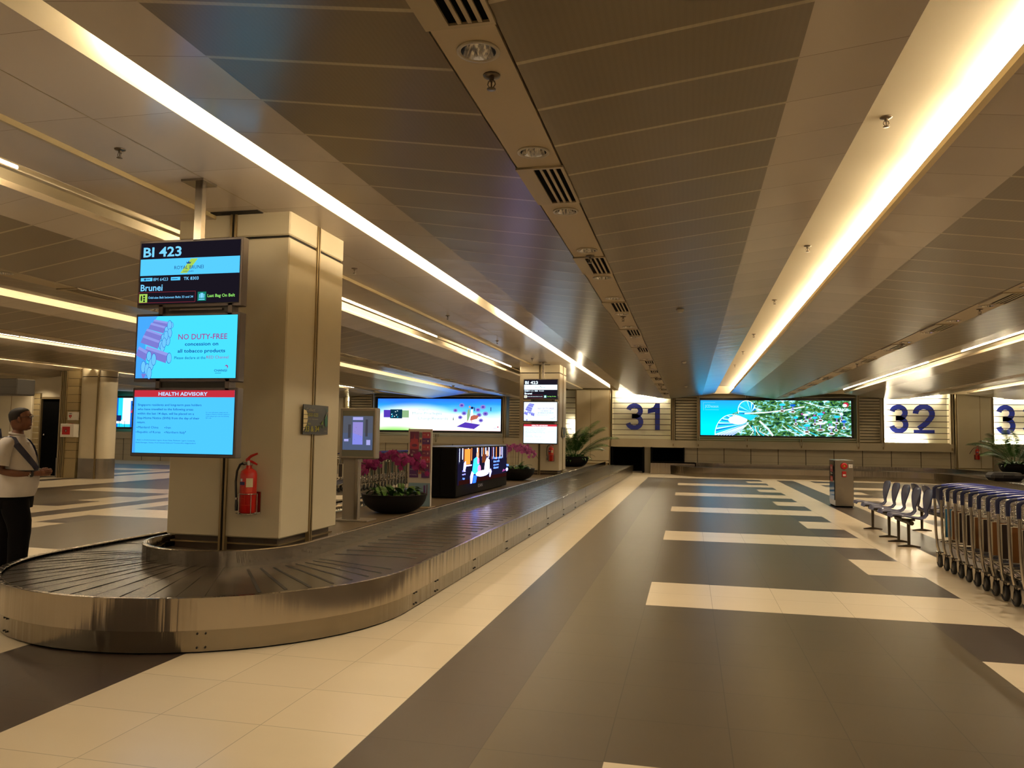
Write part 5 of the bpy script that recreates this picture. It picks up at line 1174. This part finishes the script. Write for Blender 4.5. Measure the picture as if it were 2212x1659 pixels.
place(sprinkler, [(3.67, y, ZV-.005) for y in (7.2, 11.1, 14.9, 18.7, 22.5)], 'sprinkler hanging from the right hand ceiling strip', 'sprinkler', 'sprinklers in the right hand ceiling strip')
place(sprinkler, [(-4.33, y, 3.719) for y in (5.09, 9.45, 13.53, 17.3, 21.4, 26.0)], 'sprinkler on the flat ceiling between the columns', 'sprinkler', 'sprinklers on the flat ceiling')
place(sprinkler, [(1.33, y, 3.779) for y in (5.70, 9.4, 13.0, 17.2, 20.6, 24.3)], 'sprinkler inside the widest lit ceiling slot', 'sprinkler', 'sprinklers inside the widest lit slot')
place(smoke, [(-.13, 11.09, 3.345), (-.13, 18.71, 3.345), (-.13, 27.5, 3.345)], 'white smoke detector on the dark trays right of the centre strip', 'smoke detector', 'smoke detectors right of the centre strip')
place(smoke, [(-8.7, 19.26, 3.405), (-8.7, 28.04, 3.405)], 'smoke detector on the dark trays above the trolley row', 'smoke detector', 'smoke detectors above the trolley row')

# ------------------------------------------------------------ the man behind the carousel
def man():
    root = empty('person', (-6.68, 6.61, 0), radians(24), 'man in white polo shirt and black trousers with a dark strap, behind the carousel', 'person')
    SK = pr('skin_brown', (104, 62, 42), .5, 0, .08, 12); HAIR = pr('hair_black', (22, 16, 13), .7); SH = pr('shirt_white', (208, 200, 192), .8, 0, .05, 9, .25, (14, 14, 5)); TR = pr('trousers_black', (7, 6, 7), .9, 0, .2, 6, .4, (9, 9, 3), spec=.1); NV = pr('strap_navy', (16, 18, 48), .6); SHOE = pr('shoe_black', (12, 11, 11), .4)
    def ring(c, rx, ry, n=16, tilt=0, yaw=0, sq=0):
        out = []
        for i in range(n):
            a = 2*pi*i/n; x, y = rx*cos(a), ry*sin(a)
            if sq: k_ = (abs(cos(a))**sq+abs(sin(a))**sq)**(-1/sq); x, y = rx*cos(a)*k_, ry*sin(a)*k_
            out.append(Vector((c[0]+x, c[1]+y, c[2]+x*tilt)))
        return out
    def limb(b, pts, rs, mat, n=12): b.tube(pts, rs, mat, n)
    # body skin: skinned skeleton (arms, neck, lower body core)
    me = bpy.data.meshes.new('body'); V = []; E = []; Rr = []
    def add(p, r, par=None):
        V.append(p); Rr.append(r)
        if par is not None: E.append((par, len(V)-1))
        return len(V)-1
    pel = add((0, 0, .92), (.12, .12)); ab = add((.02, 0, 1.08), (.13, .14), pel); ch = add((.01, 0, 1.28), (.12, .14), ab); up = add((-.01, 0, 1.40), (.09, .09), ch)
    nk = add((.0, 0, 1.47), (.056, .056), up); nk2 = add((.025, 0, 1.56), (.054, .054), nk)
    for s_ in (1, -1):
        sh = add((-.01, .165*s_, 1.36), (.048, .048), up)
        el = add((-.045, .235*s_, 1.115), (.042, .042), sh)
        fm = add((.09, .20*s_, 1.09), (.038, .038), el)
        wr = add((.215, .085*s_, 1.085), (.026, .024), fm)
        pm = add((.255, .045*s_, 1.09), (.034, .022), wr)
        hp = add((-.0, .09*s_, .86), (.085, .085), pel); kn = add((.115 if s_ < 0 else -.085, .11*s_, .48), (.055, .055), hp); an = add((.11 if s_ < 0 else -.135, .12*s_, .09), (.038, .038), kn)
    me.from_pydata(V, E, []); bo = bpy.data.objects.new('body', me); C.objects.link(bo); bo.parent = root; me.materials.append(SK)
    md = bo.modifiers.new('skin', 'SKIN'); md.use_smooth_shade = True
    for i, r in enumerate(Rr): me.skin_vertices[0].data[i].radius = r
    me.skin_vertices[0].data[pel].use_root = True
    bo.modifiers.new('sub', 'SUBSURF').levels = 2; bo.modifiers['sub'].render_levels = 2
    # head facing +x, turned a little left
    H = Matrix.Translation((.03, 0, 1.63)) @ Matrix.Rotation(radians(14), 4, 'Z') @ Matrix.Rotation(radians(-5), 4, 'Y')
    prof = [(-.115, .052, -.055, .035), (-.095, .075, -.075, .055), (-.07, .092, -.085, .066), (-.04, .096, -.092, .071), (-.01, .098, -.098, .074), (.02, .097, -.102, .077), (.05, .094, -.102, .077), (.08, .082, -.092, .069), (.10, .060, -.072, .052), (.113, .03, -.04, .028), (.117, .005, -.01, .008)]
    b = MB(); rings = []
    for z, xf, xb, w_ in prof:
        r = []
        for i in range(20):
            a = 2*pi*i/20; c_ = cos(a); x = (xf if c_ > 0 else -xb)*abs(c_)**.9*(1 if c_ > 0 else -1); r.append(Vector((x, w_*sin(a), z)))
        rings.append(r)
    b.loft(rings, SK)
    b.loft([[Vector((.092+dx, y*wd, z)) for y in (-1, -.4, .4, 1)] for z, dx, wd in ((.028, -.008, .006), (.005, .010, .010), (-.018, .026, .014), (-.026, .018, .016), (-.032, .0, .012))], SK)
    b.ball((.090, 0, -.058), .014, pr('lips', (110, 60, 46), .5), 8, (.5, 1.2, .45)); b.ball((.066, 0, -.090), .024, SK, 8, (.9, 1.3, .8))
    for s_ in (1, -1): b.ball((-.005, .078*s_, -.005), .03, SK, 8, (.55, .3, 1.1)); b.ball((.085, .033*s_, .022), .011, pr('eye_white', (190, 185, 175), .3), 8); b.ball((.094, .033*s_, .022), .005, BLACK, 6); b.box(.086, .033*s_-.018, .040, .100, .033*s_+.018, .045, HAIR)
    b.tf(H); hd = b.build('head', root)
    b = MB(); rings = []
    for z, xf, xb, w_ in ((-.05, -.035, -.090, .052), (.0, -.012, -.104, .0745), (.03, .0, -.107, .0795), (.055, .022, -.107, .0800), (.072, .066, -.100, .0765), (.088, .080, -.092, .070), (.105, .064, -.074, .054), (.117, .034, -.044, .032), (.122, .004, -.01, .008)):
        r = []
        for i in range(20):
            a = 2*pi*i/20; c_ = cos(a); x = (xf if c_ > 0 else -xb)*abs(c_)**.9*(1 if c_ > 0 else -1); r.append(Vector((x, w_*sin(a), z)))
        rings.append(r)
    b.loft(rings, HAIR); b.tf(H).build('hair', root)
    b = MB()
    for s_ in (1, -1):
        b.tube([Vector((.108, .034*s_+.02*cos(t), .02+.014*sin(t))) for t in [2*pi*i/12 for i in range(12)]], .0018, CHROME, 5, close=True); b.tube([(.106, .054*s_, .028), (.06, .078*s_, .024), (.0, .084*s_, .016)], .0018, BLACK, 5)
    b.tube([(.11, -.014, .024), (.11, .014, .024)], .0018, CHROME, 5); b.tf(H).build('glasses', root)
    # shirt
    b = MB(); T = [(.855, .0, .178, .190), (.90, .01, .186, .196), (.98, .03, .186, .194), (1.06, .04, .182, .190), (1.14, .035, .172, .190), (1.22, .02, .160, .196), (1.30, .008, .148, .204), (1.37, -.005, .126, .202), (1.415, -.01, .100, .172), (1.445, -.005, .076, .116), (1.465, .0, .066, .082)]
    b.loft([ring((cx, 0, z), rx, ry, 24, 0, 0, 2.3) for z, cx, rx, ry in T], SH, cap=False)
    for s_ in (1, -1):
        b.tube([(-.01, .11*s_, 1.39), (-.012, .185*s_, 1.385), (-.02, .228*s_, 1.34), (-.034, .24*s_, 1.26), (-.044, .246*s_, 1.175)], [.060, .070, .078, .082, .088], SH, 14, caps=False)
    b.tube([(.058*cos(a), .066*sin(a), 1.480-.012*cos(a)) for a in [2*pi*i/16 for i in range(16)]], .014, SH, 8, close=True)
    b.box(.085, -.012, 1.36, .125, .012, 1.40, SH)
    b.build('shirt', root)
    def surf(z, deg, k=1.0):
        for (z0, c0, rx0, ry0), (z1, c1, rx1, ry1) in zip(T, T[1:]):
            if z0 <= z <= z1:
                t = (z-z0)/(z1-z0); cx, rx, ry = c0+(c1-c0)*t, rx0+(rx1-rx0)*t, ry0+(ry1-ry0)*t; break
        a = radians(deg); kk = (abs(cos(a))**2.3+abs(sin(a))**2.3)**(-1/2.3)
        return Vector((cx+(rx*cos(a)*kk)*k+.010*cos(a), (ry*sin(a)*kk)*k+.010*sin(a), z))
    # trousers with folds
    b = MB(); rg = random.Random(4)
    b.loft([ring((cx, 0, z), rx, ry, 20, 0, 0, 2.3) for z, cx, rx, ry in ((.74, -.01, .180, .182), (.82, -.01, .186, .192), (.90, -.0, .176, .184), (.96, .0, .160, .172))], TR, cap=False)
    for s_ in (1, -1):
        f = 1 if s_ < 0 else -1
        pts = [(.05*f, .085*s_, .82), (.065*f, .09*s_, .72), (.09*f+.015, .10*s_, .60), (.10*f+.02, .11*s_, .50), (.115*f, .112*s_, .42), (.12*f-.005, .115*s_, .30), (.125*f-.01, .118*s_, .18), (.125*f-.01, .12*s_, .08), (.125*f-.01, .12*s_, .03)]
        b.tube(pts, [.128, .122, .110, .098, .094, .088, .086, .092, .088], TR, 16)
    b.build('trousers', root)
    for s_ in (1, -1):
        fx = (.125 if s_ < 0 else -.125)-.01
        b = MB(); b.loft([[Vector((fx+x, .12*s_+y*wd, z)) for x, y in ((-.09, -.5), (-.09, .5), (-.02, 1), (.10, 1), (.17, .5), (.185, 0), (.17, -.5), (.10, -1), (-.02, -1))] for z, wd in ((0, .045), (.03, .05), (.06, .042), (.085, .03))], SHOE); b.build('shoe', root)
    # clasped hands: two palms and interlocked fingers
    b = MB()
    for s_ in (1, -1):
        bx = .262
        b.ball((bx, .028*s_, 1.09), .036, SK, 12, (1.15, .62, .95))
        for k, (dz, L) in enumerate(((.024, .066), (.008, .074), (-.008, .070), (-.024, .056))):
            P = [(bx+.018, .030*s_, 1.092+dz), (bx+.018+L*.55, .026*s_, 1.098+dz+.004*s_), (bx+.018+L*.85, .002*s_, 1.098+dz+.005*s_), (bx+.010+L*.62, -.026*s_, 1.094+dz+.005*s_)]
            b.tube(P, [.0095, .009, .0085, .0065], SK, 7)
        b.tube([(bx-.015, .03*s_, 1.115), (bx+.012, .022*s_, 1.132), (bx+.04, .006*s_, 1.134)], [.012, .0105, .008], SK, 7)
    b.build('hands', root)
    b = MB(); b.lathe([(.030, -.012), (.033, -.012), (.033, .012), (.030, .012)], 0, 0, BLACK, 16, 'z'); b.lathe([(0, .0), (.020, .0), (.020, .006), (0, .006)], 0, 0, CHROME, 14, 'z', cz=.0)
    rot = Matrix.Translation((.19, -.105, 1.083)) @ Matrix.Rotation(radians(50), 4, 'Z') @ Matrix.Rotation(radians(90), 4, 'Y'); b2 = MB(); b2.lathe([(.029, -.012), (.033, -.012), (.033, .012), (.029, .012)], 0, 0, BLACK, 16); b2.tf(rot); b2.lathe([(0, 0), (.019, 0), (.019, -.008), (0, -.008)], .185, -.133, CHROME, 14, 'y', cz=1.075); b2.build('wrist_watch', root)
    # strap over the near shoulder meeting a second strap at the hands
    b = MB()
    def strap(pts, wd, mat=NV, ctr=Vector((0, 0, 1.2))):
        V = []; n = len(pts)
        for i, p in enumerate(pts):
            t = (pts[min(i+1, n-1)]-pts[max(i-1, 0)]).normalized(); nn_ = Vector((p.x-.01, p.y, .35*(p.z-1.2) if p.z < 1.44 else .3)).normalized(); o = t.cross(nn_).normalized()
            V += [p+o*wd, p-o*wd, p-o*wd+nn_*.004, p+o*wd+nn_*.004]
        F = []
        for i in range(n-1): F += [(4*i+k, 4*i+(k+1) % 4, 4*i+4+(k+1) % 4, 4*i+4+k) for k in range(4)]
        b.add(V, F, mat, False)
    strap([surf(1.20, -172), surf(1.30, -160), surf(1.38, -140), surf(1.43, -118, 1.05), surf(1.445, -92, 1.10), surf(1.43, -68, 1.08), surf(1.38, -56, 1.03), surf(1.32, -46), surf(1.25, -34), surf(1.18, -20), surf(1.115, -8)], .030)
    strap([surf(1.44, 80, 1.06), surf(1.41, 60, 1.04), surf(1.34, 42), surf(1.26, 28), surf(1.18, 12), surf(1.115, 0)], .020)
    b.box(.205, -.02, 1.10, .235, .015, 1.135, CHROME); b.build('shoulder_strap', root)
    b = MB(); b.tube([surf(1.115, a, 1.01) for a in (-140, -115, -90, -65, -45, -25, -5)], .007, BLACK, 6); b.build('belt_cord', root)
    b = MB(); b.tube([(-.14, -.10, 1.42), (-.155, -.10, 1.50), (-.12, -.09, 1.53), (-.11, -.08, 1.44)], .011, NV, 6); b.build('strap_loop', root)
man()
